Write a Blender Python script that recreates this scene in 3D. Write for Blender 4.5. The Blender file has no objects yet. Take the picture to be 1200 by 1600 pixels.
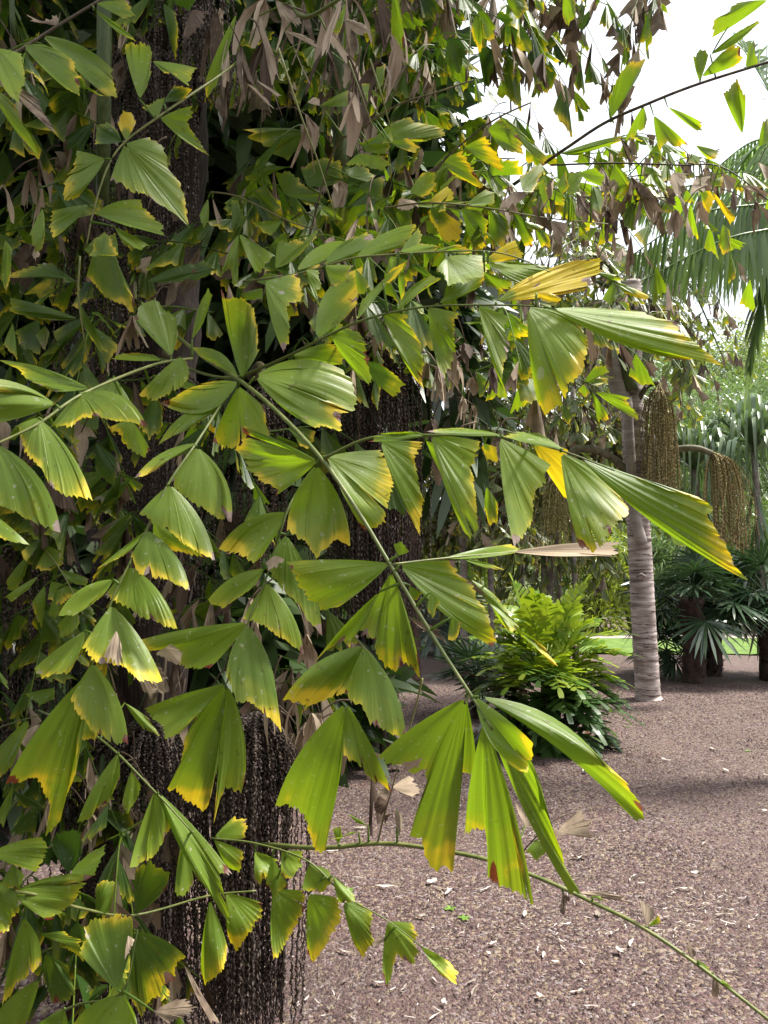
import bpy, math, random
import numpy as np
from mathutils import Vector

# ------------------------------------------------------------------ camera, sky, sun, exposure
S = bpy.context.scene
CAM_H, FPX, PITCH = 1.6, 1200.0, math.atan(100 / 1200.0)
cd = bpy.data.cameras.new('camera')
cam = bpy.data.objects.new('camera', cd)
S.collection.objects.link(cam)
cam.location = (0, 0, CAM_H)
cam.rotation_euler = (math.pi / 2 + PITCH, 0, 0)
cd.sensor_fit = 'VERTICAL'; cd.sensor_height = 36.0; cd.lens = 27.0
cd.clip_start = 0.05; cd.clip_end = 500
S.camera = cam

SUN_EL, SUN_AZ = math.radians(60), math.radians(78)     # azimuth measured from +Y (into the picture) towards +X
w = bpy.data.worlds.new('World'); S.world = w; w.use_nodes = True
nt = w.node_tree
sky = nt.nodes.new('ShaderNodeTexSky'); sky.sky_type = 'NISHITA'; sky.sun_disc = False
sky.sun_elevation = SUN_EL; sky.sun_rotation = SUN_AZ
mixw = nt.nodes.new('ShaderNodeMix'); mixw.data_type = 'RGBA'
mixw.inputs[0].default_value = 0.8                      # high thin cloud covers most of the blue
mixw.inputs[7].default_value = (8.0, 8.1, 8.4, 1)
nt.links.new(sky.outputs[0], mixw.inputs[6])
bg = nt.nodes['Background']; bg.inputs[1].default_value = 0.1
nt.links.new(mixw.outputs[2], bg.inputs[0])

sd = bpy.data.lights.new('sun', 'SUN'); sd.energy = 4.6; sd.angle = math.radians(9); sd.color = (1.0, 0.95, 0.87)
sun = bpy.data.objects.new('sun', sd); S.collection.objects.link(sun)
sdir = Vector((math.sin(SUN_AZ) * math.cos(SUN_EL), math.cos(SUN_AZ) * math.cos(SUN_EL), math.sin(SUN_EL)))
sun.rotation_euler = sdir.to_track_quat('Z', 'Y').to_euler(); sun.location = sdir * 40
S.view_settings.view_transform = 'Standard'; S.view_settings.look = 'None'
S.view_settings.exposure = 1.2; S.view_settings.gamma = 1.0; S.view_settings.use_curve_mapping = False

# ------------------------------------------------------------------ helpers
R = random.Random(7)
NP = np.random.default_rng(7)
CP, SP = math.cos(PITCH), math.sin(PITCH)
def at(px, py, d):
    """a point of the place: direction through the photograph's pixel, d metres deep"""
    x = (px - 600) / FPX * d; u = (800 - py) / FPX * d
    return np.array((x, d * CP - u * SP, CAM_H + d * SP + u * CP))
def gpt(px, py):
    """the ground point under a pixel"""
    v = at(px, py, 1.0) - np.array((0, 0, CAM_H))
    return v * (-CAM_H / v[2]) + np.array((0, 0, CAM_H))

class MB:
    """collects vertices, faces and a per-vertex leaf record (yellowing, tone, dryness) with UVs"""
    def __init__(s): s.v = []; s.f = []; s.dat = []; s.uv = []; s.n = 0
    def add(s, verts, faces, dat=(0, .5, 0), uv=None):
        verts = np.asarray(verts, float)
        s.v.append(verts); o = s.n
        s.f.extend([tuple(i + o for i in f) for f in faces])
        s.dat.append(np.broadcast_to(np.asarray(dat, float), (len(verts), 3)))
        if uv is None: uv = np.zeros((len(verts), 3))
        uv = np.asarray(uv, float)
        s.uv.append(uv if uv.shape[1] == 3 else np.hstack([uv, np.zeros((len(uv), 1))]))
        s.n += len(verts)
    def mesh(s, name, mat, smooth=True):
        me = bpy.data.meshes.new(name)
        V = np.concatenate(s.v) if s.v else np.zeros((0, 3))
        me.from_pydata(V.tolist(), [], s.f)
        D = np.concatenate(s.dat)
        ca = me.attributes.new('leafdat', 'FLOAT_COLOR', 'POINT')
        ca.data.foreach_set('color', np.hstack([D, np.ones((len(D), 1))]).astype(np.float32).ravel())
        ua = me.attributes.new('fan', 'FLOAT_VECTOR', 'POINT')
        U = np.concatenate(s.uv)
        ua.data.foreach_set('vector', U.astype(np.float32).ravel())
        if smooth: me.polygons.foreach_set('use_smooth', np.ones(len(me.polygons), bool))
        me.materials.append(mat); me.update()
        return me

def link(name, me, parent=None, root=None):
    o = bpy.data.objects.new(name, me); S.collection.objects.link(o)
    if parent is not None:
        o.parent = parent
        if root is not None: o.location = -root.location
    return o
def thing(name, label, cat, loc, group=None):
    o = bpy.data.objects.new(name, None); S.collection.objects.link(o)
    o.location = Vector(loc); o.empty_display_size = .1
    o['label'] = label; o['category'] = cat
    if group: o['group'] = group
    return o
def tag(o, label, cat, group=None):
    o['label'] = label; o['category'] = cat
    if group: o['group'] = group

def spline(P, n):
    """Catmull-Rom through the points"""
    P = np.asarray(P, float)
    if len(P) == 2:
        t = np.linspace(0, 1, n)[:, None]; return P[0] * (1 - t) + P[1] * t
    Q = np.vstack([2 * P[0] - P[1], P, 2 * P[-1] - P[-2]])
    t = np.linspace(0, len(P) - 1, n); i = np.minimum(t.astype(int), len(P) - 2); f = (t - i)[:, None]
    a, b, c, d = Q[i], Q[i + 1], Q[i + 2], Q[i + 3]
    return .5 * ((2 * b) + (c - a) * f + (2 * a - 5 * b + 4 * c - d) * f * f + (-a + 3 * b - 3 * c + d) * f ** 3)
def nrm(v): return v / (np.linalg.norm(v) + 1e-9)
def tube(mb, P, r0, r1=None, n=6, dat=(0, .5, 0), radii=None, cap=True):
    P = np.asarray(P, float); m = len(P)
    if r1 is None: r1 = r0
    rad = np.linspace(r0, r1, m) if radii is None else np.asarray(radii, float)
    T = np.gradient(P, axis=0); T /= np.linalg.norm(T, axis=1, keepdims=True) + 1e-9
    A = np.cross(T, np.array((0.31, 0.17, 0.93))); la = np.linalg.norm(A, axis=1, keepdims=True)
    A = np.where(la < .05, np.cross(T, np.array((1., 0, 0))), A); A /= np.linalg.norm(A, axis=1, keepdims=True) + 1e-9
    Bn = np.cross(T, A); an = 2 * np.pi * np.arange(n) / n
    V = P[:, None] + rad[:, None, None] * (np.cos(an)[None, :, None] * A[:, None] + np.sin(an)[None, :, None] * Bn[:, None])
    uv = np.stack(np.broadcast_arrays((np.arange(n) / n)[None, :], (np.arange(m) / (m - 1))[:, None]), -1).reshape(-1, 2)
    F = [(i * n + j, i * n + (j + 1) % n, (i + 1) * n + (j + 1) % n, (i + 1) * n + j) for i in range(m - 1) for j in range(n)]
    if cap: F += [tuple(range(n))[::-1], tuple((m - 1) * n + j for j in range(n))]
    mb.add(V.reshape(-1, 3), F, dat, uv)

# ------------------------------------------------------------------ materials
def newmat(name):
    m = bpy.data.materials.new(name); m.use_nodes = True
    t = m.node_tree; t.nodes.clear()
    return m, t
class N:
    """tiny node-tree writer"""
    def __init__(s, t): s.t = t
    def n(s, kind, **kw):
        x = s.t.nodes.new(kind)
        for k, v in kw.items(): setattr(x, k, v)
        return x
    def l(s, a, b): s.t.links.new(a, b)
    def put(s, sock, val):
        if hasattr(val, 'is_output'): s.l(val, sock)
        else: sock.default_value = val
    def math(s, op, a, b=0.0, c=0.0, clamp=False):
        x = s.n('ShaderNodeMath', operation=op, use_clamp=clamp)
        s.put(x.inputs[0], a); s.put(x.inputs[1], b); s.put(x.inputs[2], c)
        return x.outputs[0]
    def mix(s, f, a, b, blend='MIX'):
        x = s.n('ShaderNodeMix', data_type='RGBA', blend_type=blend)
        s.put(x.inputs[0], f)
        s.put(x.inputs[6], (*a, 1) if isinstance(a, tuple) else a); s.put(x.inputs[7], (*b, 1) if isinstance(b, tuple) else b)
        return x.outputs[2]
    def noise(s, vec, scale, detail=3.0, rough=.55):
        x = s.n('ShaderNodeTexNoise'); x.inputs['Scale'].default_value = scale
        x.inputs['Detail'].default_value = detail; x.inputs['Roughness'].default_value = rough
        if vec is not None: s.l(vec, x.inputs['Vector'])
        return x.outputs[0]
    def ramp(s, f, a, b):
        x = s.n('ShaderNodeMapRange', interpolation_type='SMOOTHSTEP')
        s.put(x.inputs[0], f); s.put(x.inputs[1], a); s.put(x.inputs[2], b)
        return x.outputs[0]

def leaf_material(name, ga, gb, trans, rough=.34, spec=.5, transfac=.42, yellow=(.80, .68, .02), lime=(.27, .35, .045)):
    m, t = newmat(name); q = N(t)
    out = q.n('ShaderNodeOutputMaterial')
    ad = q.n('ShaderNodeAttribute', attribute_name='leafdat'); af = q.n('ShaderNodeAttribute', attribute_name='fan')
    sep = q.n('ShaderNodeSeparateColor'); q.l(ad.outputs['Color'], sep.inputs[0])
    yel, tone, dry = sep.outputs[0], sep.outputs[1], sep.outputs[2]
    sf = q.n('ShaderNodeSeparateXYZ'); q.l(af.outputs['Vector'], sf.inputs[0])
    u, v = sf.outputs[0], sf.outputs[1]
    geo = q.n('ShaderNodeNewGeometry'); pos = geo.outputs['Position']
    comb = q.n('ShaderNodeCombineXYZ'); q.l(q.math('MULTIPLY', u, 26.0), comb.inputs[0]); q.l(q.math('MULTIPLY', v, 1.1), comb.inputs[1])
    q.l(q.math('MULTIPLY', tone, 37.0), comb.inputs[2])
    streak = q.noise(comb.outputs[0], 1.0, 3.0, .6)                 # fibres fanning out of the leaf base
    comb2 = q.n('ShaderNodeCombineXYZ'); q.l(q.math('MULTIPLY', u, 120.0), comb2.inputs[0]); q.l(q.math('MULTIPLY', v, .6), comb2.inputs[1])
    q.l(q.math('MULTIPLY', tone, 11.0), comb2.inputs[2])
    fine = q.noise(comb2.outputs[0], 1.0, 2.0, .6)
    blot = q.noise(pos, 22.0, 4.0, .6)
    big = q.noise(pos, 6.0, 2.0, .5)
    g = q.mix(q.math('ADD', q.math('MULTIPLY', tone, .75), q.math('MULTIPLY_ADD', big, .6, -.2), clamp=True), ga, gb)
    g = q.mix(q.math('MULTIPLY', q.ramp(streak, .35, .75), q.math('MULTIPLY', tone, .4)), g, lime)
    g = q.mix(q.math('MULTIPLY', q.ramp(fine, .5, .75), .22), g, ga)
    g = q.mix(q.math('MULTIPLY', q.ramp(blot, .55, .8), q.math('MULTIPLY', tone, .4)), g, lime)
    # the margin pales to lime, yellows, then browns; unevenly along the edge
    patch = q.noise(pos, 11.0, 2.0, .5)
    edge = q.math('ADD', v, q.math('ADD', q.math('MULTIPLY_ADD', streak, .16, -.08), q.math('ADD', q.math('MULTIPLY_ADD', patch, .85, -.46), q.math('MULTIPLY_ADD', blot, .16, -.08))))
    y0 = q.math('SUBTRACT', q.math('MULTIPLY_ADD', yel, -.29, 1.05), q.math('MULTIPLY', q.math('MAXIMUM', q.math('SUBTRACT', yel, .6), 0.0), 2.0))
    yon = q.ramp(yel, 0.0, .12)
    lmask = q.math('MULTIPLY', q.ramp(edge, q.math('SUBTRACT', y0, .36), y0), yon)
    ymask = q.math('MULTIPLY', q.ramp(edge, q.math('SUBTRACT', y0, .11), q.math('ADD', y0, .09)), yon)
    c = q.mix(q.math('MULTIPLY', lmask, .7), g, (.27, .31, .022))
    c = q.mix(ymask, c, q.mix(q.ramp(patch, .4, .65), yellow, (.78, .60, .05)))
    b0 = q.math('MULTIPLY_ADD', yel, -.12, 1.13)
    bedge = q.math('ADD', v, q.math('MULTIPLY_ADD', q.noise(pos, 19.0, 3.0, .6), .7, -.35))
    tip = q.math('ADD', sf.outputs[2], q.math('MULTIPLY_ADD', blot, .5, -.25))
    bmask = q.math('MAXIMUM', q.ramp(bedge, b0, q.math('ADD', b0, .03)), q.ramp(tip, .42, .5))
    c = q.mix(bmask, c, q.mix(q.ramp(blot, .42, .6), (.13, .022, .01), (.36, .28, .24)))
    # small pale scars and specks
    speck = q.ramp(q.noise(pos, 90.0, 2.0, .5), .665, .72)
    c = q.mix(q.math('MULTIPLY', speck, .6), c, (.45, .45, .33))
    pit = q.ramp(q.noise(pos, 61.0, 2.0, .5), .69, .73)
    c = q.mix(q.math('MULTIPLY', pit, .75), c, (.07, .03, .012))
    scar = q.ramp(q.math('ADD', q.noise(pos, 15.0, 1.0, .5), q.math('MULTIPLY', blot, .12)), .845, .855)
    c = q.mix(q.math('MULTIPLY', scar, .8), c, (.38, .35, .32))
    # dead tissue
    d = q.mix(q.ramp(q.math('ADD', q.math('MULTIPLY', blot, .55), q.math('MULTIPLY_ADD', tone, .5, .0)), .32, .72), (.05, .027, .014), (.45, .35, .245))
    d = q.mix(q.math('MULTIPLY', q.ramp(streak, .48, .62), .55), d, (.16, .11, .085))
    d = q.mix(q.math('MULTIPLY', q.ramp(fine, .55, .7), .25), d, (.55, .46, .36))
    dm = q.math('ADD', dry, q.math('MULTIPLY', q.math('MULTIPLY_ADD', big, 1.0, -.5), .3))
    dmask = q.math('MAXIMUM', q.ramp(dm, .45, .55), q.math('MULTIPLY', bmask, 0.0))
    c = q.mix(dmask, c, d)
    bump = q.n('ShaderNodeBump'); bump.inputs['Strength'].default_value = .2; bump.inputs['Distance'].default_value = .003
    q.l(q.math('ADD', q.math('MULTIPLY', streak, .8), q.math('MULTIPLY', fine, .5)), bump.inputs['Height'])
    p = q.n('ShaderNodeBsdfPrincipled')
    q.l(c, p.inputs['Base Color']); q.l(bump.outputs[0], p.inputs['Normal'])
    q.l(q.math('ADD', q.math('MULTIPLY_ADD', blot, .22, rough - .1), q.math('MULTIPLY', dmask, .35)), p.inputs['Roughness'])
    p.inputs['Specular IOR Level'].default_value = spec
    tr = q.n('ShaderNodeBsdfTranslucent')
    tcol = q.mix(ymask, q.mix(q.math('MULTIPLY', lmask, .6), q.mix(q.ramp(tone, .0, .55), (.05, .11, .006), trans), (.42, .46, .01)), (.8, .58, .01))  # low-tone leaflets transmit less, deepening the shade painted inside the crown
    tcol = q.mix(bmask, tcol, (.2, .05, .012)); tcol = q.mix(dmask, tcol, (.2, .14, .1))
    q.l(tcol, tr.inputs[0]); q.l(bump.outputs[0], tr.inputs['Normal'])
    ms = q.n('ShaderNodeMixShader'); q.put(ms.inputs[0], q.math('MULTIPLY_ADD', dmask, -.2, transfac))
    q.l(p.outputs[0], ms.inputs[1]); q.l(tr.outputs[0], ms.inputs[2]); q.l(ms.outputs[0], out.inputs[0])
    return m
def plain(name, ca, cb, scale=8.0, rough=.7, bump=.3, dist=.01, stretch=None, spec=.3, trans=None):
    m, t = newmat(name); q = N(t); out = q.n('ShaderNodeOutputMaterial')
    geo = q.n('ShaderNodeNewGeometry'); vec = geo.outputs['Position']
    if stretch:
        mp = q.n('ShaderNodeMapping'); mp.inputs['Scale'].default_value = stretch; q.l(vec, mp.inputs[0]); vec = mp.outputs[0]
    a = q.noise(vec, scale, 5.0, .6); ad = q.n('ShaderNodeAttribute', attribute_name='leafdat')
    sep = q.n('ShaderNodeSeparateColor'); q.l(ad.outputs['Color'], sep.inputs[0])
    f = q.ramp(q.math('ADD', a, q.math('MULTIPLY_ADD', sep.outputs[1], .5, -.25)), .3, .7)
    c = q.mix(f, ca, cb)
    p = q.n('ShaderNodeBsdfPrincipled'); q.l(c, p.inputs['Base Color']); p.inputs['Roughness'].default_value = rough
    p.inputs['Specular IOR Level'].default_value = spec
    b = q.n('ShaderNodeBump'); b.inputs['Strength'].default_value = bump; b.inputs['Distance'].default_value = dist
    q.l(a, b.inputs['Height']); q.l(b.outputs[0], p.inputs['Normal'])
    if trans:
        tr = q.n('ShaderNodeBsdfTranslucent'); tr.inputs[0].default_value = (*trans[0], 1)
        ms = q.n('ShaderNodeMixShader'); ms.inputs[0].default_value = trans[1]
        q.l(p.outputs[0], ms.inputs[1]); q.l(tr.outputs[0], ms.inputs[2]); q.l(ms.outputs[0], out.inputs[0])
    else: q.l(p.outputs[0], out.inputs[0])
    return m

M_LEAF = leaf_material('fishtail_leaf', (.028, .075, .010), (.215, .325, .032), (.29, .47, .010), rough=.40, spec=.38)
M_FAR = leaf_material('far_fishtail_leaf', (.07, .10, .03), (.14, .17, .07), (.16, .24, .03), rough=.3, transfac=.25, lime=(.2, .22, .1))
M_RACHIS = plain('rachis_green', (.10, .13, .03), (.20, .21, .07), 30, .45, .2, .002)
M_RACHIS_DARK = plain('rachis_brown', (.05, .035, .02), (.16, .14, .06), 30, .6, .2, .002)
M_STEM = plain('petiole_green', (.05, .075, .02), (.11, .14, .05), 20, .5, .2, .002, (4, 4, .4))
M_STRAND = plain('spent_flower_strand', (.018, .012, .010), (.155, .118, .10), 90, .85, .6, .004)
M_FIBRE = plain('leaf_base_fibre', (.018, .012, .009), (.075, .052, .042), 30, .9, .6, .01, (3, 3, .35))

# ------------------------------------------------------------------ the ground
def ground_z(x, y):
    return .018 * np.sin(x * 1.3 + .4) * np.cos(y * .9) + .012 * np.sin(x * 2.9 + y * 2.1) + .02 * np.sin(y * .45 + x * .2)
def gravel_material(name, stone=False):
    m, t = newmat(name); q = N(t); out = q.n('ShaderNodeOutputMaterial')
    geo = q.n('ShaderNodeNewGeometry'); pos = geo.outputs['Position']
    p = q.n('ShaderNodeBsdfPrincipled'); p.inputs['Roughness'].default_value = .85; p.inputs['Specular IOR Level'].default_value = .25
    big = q.noise(pos, .55, 4.0, .6); mid = q.noise(pos, 2.6, 4.0, .6)
    vor = q.n('ShaderNodeTexVoronoi'); vor.inputs['Scale'].default_value = 70.0; q.l(pos, vor.inputs['Vector'])
    sc = q.n('ShaderNodeSeparateColor')
    if stone:
        ad = q.n('ShaderNodeAttribute', attribute_name='leafdat'); q.l(ad.outputs['Color'], sc.inputs[0])
    else: q.l(vor.outputs['Color'], sc.inputs[0])
    a = q.mix(q.ramp(sc.outputs[0], .05, .95), (.036, .022, .023), (.15, .094, .088)) if stone else q.mix(q.ramp(sc.outputs[0], .05, .95), (.033, .02, .021), (.13, .082, .077))
    a = q.mix(q.ramp(sc.outputs[1], .72, .98), a, (.24, .19, .125))
    a = q.mix(q.math('MULTIPLY', q.ramp(sc.outputs[2], .8, 1.0), .7), a, (.30, .26, .26))
    a = q.mix(q.math('MULTIPLY', q.ramp(mid, .45, .75), .35), a, (.125, .073, .068))
    a = q.mix(q.math('MULTIPLY', q.ramp(big, .42, .62), .35), a, (.145, .103, .096))
    fines = q.noise(pos, 240.0, 2.0, .6)
    a = q.mix(q.math('MULTIPLY', q.ramp(fines, .6, .75), .3), a, (.3, .23, .2))
    q.l(a, p.inputs['Base Color'])
    b = q.n('ShaderNodeBump'); b.inputs['Strength'].default_value = .8; b.inputs['Distance'].default_value = .012
    if stone:
        b.inputs['Distance'].default_value = .003; q.l(q.noise(pos, 160.0, 3.0, .6), b.inputs['Height'])
    else:
        q.l(q.math('ADD', q.math('MULTIPLY', q.math('SUBTRACT', 1.0, vor.outputs['Distance']), 1.0), q.math('MULTIPLY', q.noise(pos, 120.0, 3.0, .6), .6)), b.inputs['Height'])
    q.l(b.outputs[0], p.inputs['Normal']); q.l(p.outputs[0], out.inputs[0])
    return m
M_GROUND = gravel_material('lava_gravel_bed'); M_STONE = gravel_material('lava_pebble', True)
def sheet(name, xs, ys, zf, mat):
    X, Y = np.meshgrid(xs, ys); Z = zf(X, Y); nx = len(xs)
    mb = MB(); mb.add(np.stack([X.ravel(), Y.ravel(), Z.ravel()], 1), [(j * nx + i, j * nx + i + 1, (j + 1) * nx + i + 1, (j + 1) * nx + i) for j in range(len(ys) - 1) for i in range(nx - 1)])
    o = link(name, mb.mesh(name, mat)); o['kind'] = 'structure'; return o
gx = np.concatenate([np.linspace(-160, -8, 12), np.linspace(-7.8, 12, 90), np.linspace(12.5, 160, 14)])
gy = np.concatenate([np.linspace(-60, -3, 8), np.linspace(-2.8, 16, 90), np.linspace(17, 260, 24)])
sheet('ground', gx, gy, lambda x, y: ground_z(x, y) * np.clip((60 - np.abs(y)) / 40, 0, 1), M_GROUND)
M_LAWN = plain('lawn_grass', (.07, .13, .022), (.13, .21, .035), 5, .8, .6, .03)
sheet('lawn', np.linspace(-14, 16, 60), np.array([15.6, 16, 17, 18, 19.4]), lambda x, y: .05 + .02 * np.sin(x * 1.7) + .015 * np.cos(x * 5.1 + y), M_LAWN)
M_HILL = plain('hill_ground', (.06, .09, .025), (.12, .13, .05), 1.2, .9, .5, .1)
sheet('hill', np.linspace(4, 90, 40), np.linspace(24, 120, 40), lambda x, y: np.clip((y - 25) / 30, 0, 2.2) * np.clip((x - 5) / 12, 0, 1) * 5.0 - .4 + .5 * np.sin(x * .4) * np.cos(y * .3), M_HILL)
sheet('path', np.linspace(-14, 16, 40), np.array([19.5, 20.2, 21.0, 21.6]), lambda x, y: .045 + .006 * np.sin(x), plain('path_grit', (.3, .25, .22), (.4, .35, .31), 9, .9, .3, .01))

# loose stones, too many to count
def pebbles(name, n, yr, size):
    y = yr[0] + (yr[1] - yr[0]) * NP.random(n) ** 1.35; x = NP.uniform(-.36, .56, n) * (y + .4)
    s = size * NP.lognormal(0, .3, n) * (1 + .13 * (y - 2.6))
    base = np.array([(1, 0, 0), (.3, .95, .1), (-.8, .55, 0), (-.85, -.5, .05), (.25, -.95, 0), (.15, .1, .8), (-.3, -.1, .65)])
    F0 = [(0, 1, 5), (1, 2, 6, 5), (2, 3, 6), (3, 4, 5, 6), (4, 0, 5)]
    V = base[None] * NP.uniform(.65, 1.3, (n, 7, 1)) * s[:, None, None] * np.array((1, 1, .85))
    a = NP.uniform(0, 6.28, n); ca, sa = np.cos(a)[:, None], np.sin(a)[:, None]
    VX = V[..., 0] * ca - V[..., 1] * sa; VY = V[..., 0] * sa + V[..., 1] * ca
    VZ = V[..., 2] + NP.uniform(-.2, .2, (n, 1)) * V[..., 0]
    V = np.stack([VX + x[:, None], VY + y[:, None], VZ + ground_z(x, y)[:, None] - s[:, None] * .12], -1)
    me = bpy.data.meshes.new(name)
    F = []
    for i in range(n): F += [tuple(k + 7 * i for k in f) for f in F0]
    me.from_pydata(V.reshape(-1, 3).tolist(), [], F)
    ca_ = me.attributes.new('leafdat', 'FLOAT_COLOR', 'POINT'); col = np.repeat(np.hstack([NP.random((n, 3)), np.ones((n, 1))]), 7, axis=0)
    ca_.data.foreach_set('color', col.astype(np.float32).ravel()); me.materials.append(M_STONE)
    o = link(name, me); o['kind'] = 'stuff'; o['label'] = 'reddish brown lava gravel covering the ground'; o['category'] = 'gravel'
pebbles('gravel', 125000, (2.2, 11.5), .0062)

# ------------------------------------------------------------------ the big fishtail palm on the left
def fan_leaf(mb, B, margin, d, seed, k=.45, h=0., y=.4, t=None, bs=.03, bt=.03, dry=0., curl=.0, teeth=1., cup=None, far=False):
    """one fishtail leaflet: narrow at its base B, veins fanning to a bitten-off margin; d metres deep,
    tilted k (lower part nearer) and h (right part nearer), pleated and curved in depth"""
    r = random.Random(seed)
    B = np.array(B, float); Mg = np.array(margin, float)
    seg = np.linalg.norm(np.diff(Mg, axis=0), axis=1); L = seg.sum(); cum = np.concatenate([[0], np.cumsum(seg)]) / max(L, 1e-6)
    rl = np.linalg.norm(Mg - B, axis=1).mean()
    nu = int(min(90, max(10, L / 2.6))); nv = 8 if rl > 60 else 6
    us = np.unique(np.concatenate([np.linspace(0, 1, nu), cum])); nu = len(us)
    mx = np.interp(us, cum, Mg[:, 0]); my = np.interp(us, cum, Mg[:, 1])
    M = np.stack([mx, my], 1)
    # teeth of the bitten margin: fine serration on slower bites
    amp = min(5.5, .1 * rl) * teeth * (2.2 if dry > .5 else 1)
    slow = np.interp(us, np.linspace(0, 1, max(4, int(L / 16))), [r.uniform(-1, .4) for _ in range(max(4, int(L / 16)))])
    jag = (np.array([r.uniform(-.8, .5) for _ in us]) + .9 * slow) * amp
    jag[0] *= .2; jag[-1] *= .2
    D = M - B; LN = np.linalg.norm(D, axis=1) + 1e-6; D = D / LN[:, None]
    LN = np.maximum(LN + jag, LN * .5)
    if rl > 55 and r.random() < .45:
        i = r.randrange(2, max(3, nu - 2)); LN[i] *= r.uniform(.6, .88)
    a0, a1 = M[0] - B, M[-1] - B
    o = 1.0 if a0[0] * a1[1] - a0[1] * a1[0] > 0 else -1.0
    perp = np.stack([D[:, 1], -D[:, 0]], 1) * o            # points outwards on the first side
    off = ((1 - us) ** 2 * bs - us ** 2 * bt)
    V = []; uv = []
    if cup is None: cup = r.uniform(-.10, .14)
    tT = r.choice((0, .6, .9, 1)); tS = r.choice((0, 0, .4, .8)); wT = r.uniform(.05, .14); tB = r.choice((0, 0, .7, 1)); uB = r.uniform(.2, .8); wB = r.uniform(.03, .1); sB = r.uniform(.7, .9)
    ph = r.uniform(0, 6.3); npl = max(3, int(L / 16)); pa = min(.0012, .006 * rl * d / FPX) 
    wv = r.uniform(.6, 1.6); wa = r.uniform(.04, .11); tw = r.uniform(-.3, .3)
    for j in range(nv + 1):
        s = j / nv; s = .04 + .96 * s
        P = B + D * (LN * s)[:, None] + perp * (off * LN * 4 * s * (1 - s))[:, None]
        for i, u in enumerate(us):
            x, yy = P[i]
            m = d / FPX
            dd = d - k * (yy - B[1]) * m - h * (x - B[0]) * m
            dd += cup * ((2 * u - 1) ** 2) * s * LN[i] * m + curl * s * s * LN[i] * m
            dd += wa * math.sin(wv * 3.1 * s + ph + 5 * u) * LN[i] * m * s
            dd += tw * (u - .5) * s * s * LN[i] * m
            dd += pa * s * math.sin(npl * u * math.pi * 2 / 2 + ph)
            V.append(at(x, yy, max(dd, .45))); uv.append((u * L / max(rl, 20), s, (s > .8) * (s - .8) * 5 * max(tT * math.exp(-((1 - u) / wT) ** 2), tS * math.exp(-(u / wT) ** 2)) + max(0, s - sB) / (1 - sB) * tB * math.exp(-((u - uB) / wB) ** 2)))
    F = []
    for j in range(nv):
        for i in range(nu - 1):
            a = j * nu + i; F.append((a, a + 1, a + nu + 1, a + nu))
    if y < .6: y *= min(1., (110 / max(rl, 1)) ** .7)
    mb.add(V, F, (y, r.uniform(.35, 1) if t is None else t, dry), uv)

def parse(line):
    a, b = line.split(':'); opts = {}
    if ';' in b:
        b, o = b.split(';')
        for kv in o.split():
            kk, vv = kv.split('='); opts[kk] = float(vv)
    B = tuple(float(x) for x in a.split(','))
    return B, [tuple(float(c) for c in p.split(',')) for p in b.split()], opts

FRONDS = []          # (rachis points (x, y, depth), radius start, end, brown?, leaflet lines)
def F_(rach, r0, r1, text, dark=False, **dflt): FRONDS.append((rach, r0, r1, dark, text.strip().splitlines(), dflt))

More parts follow.
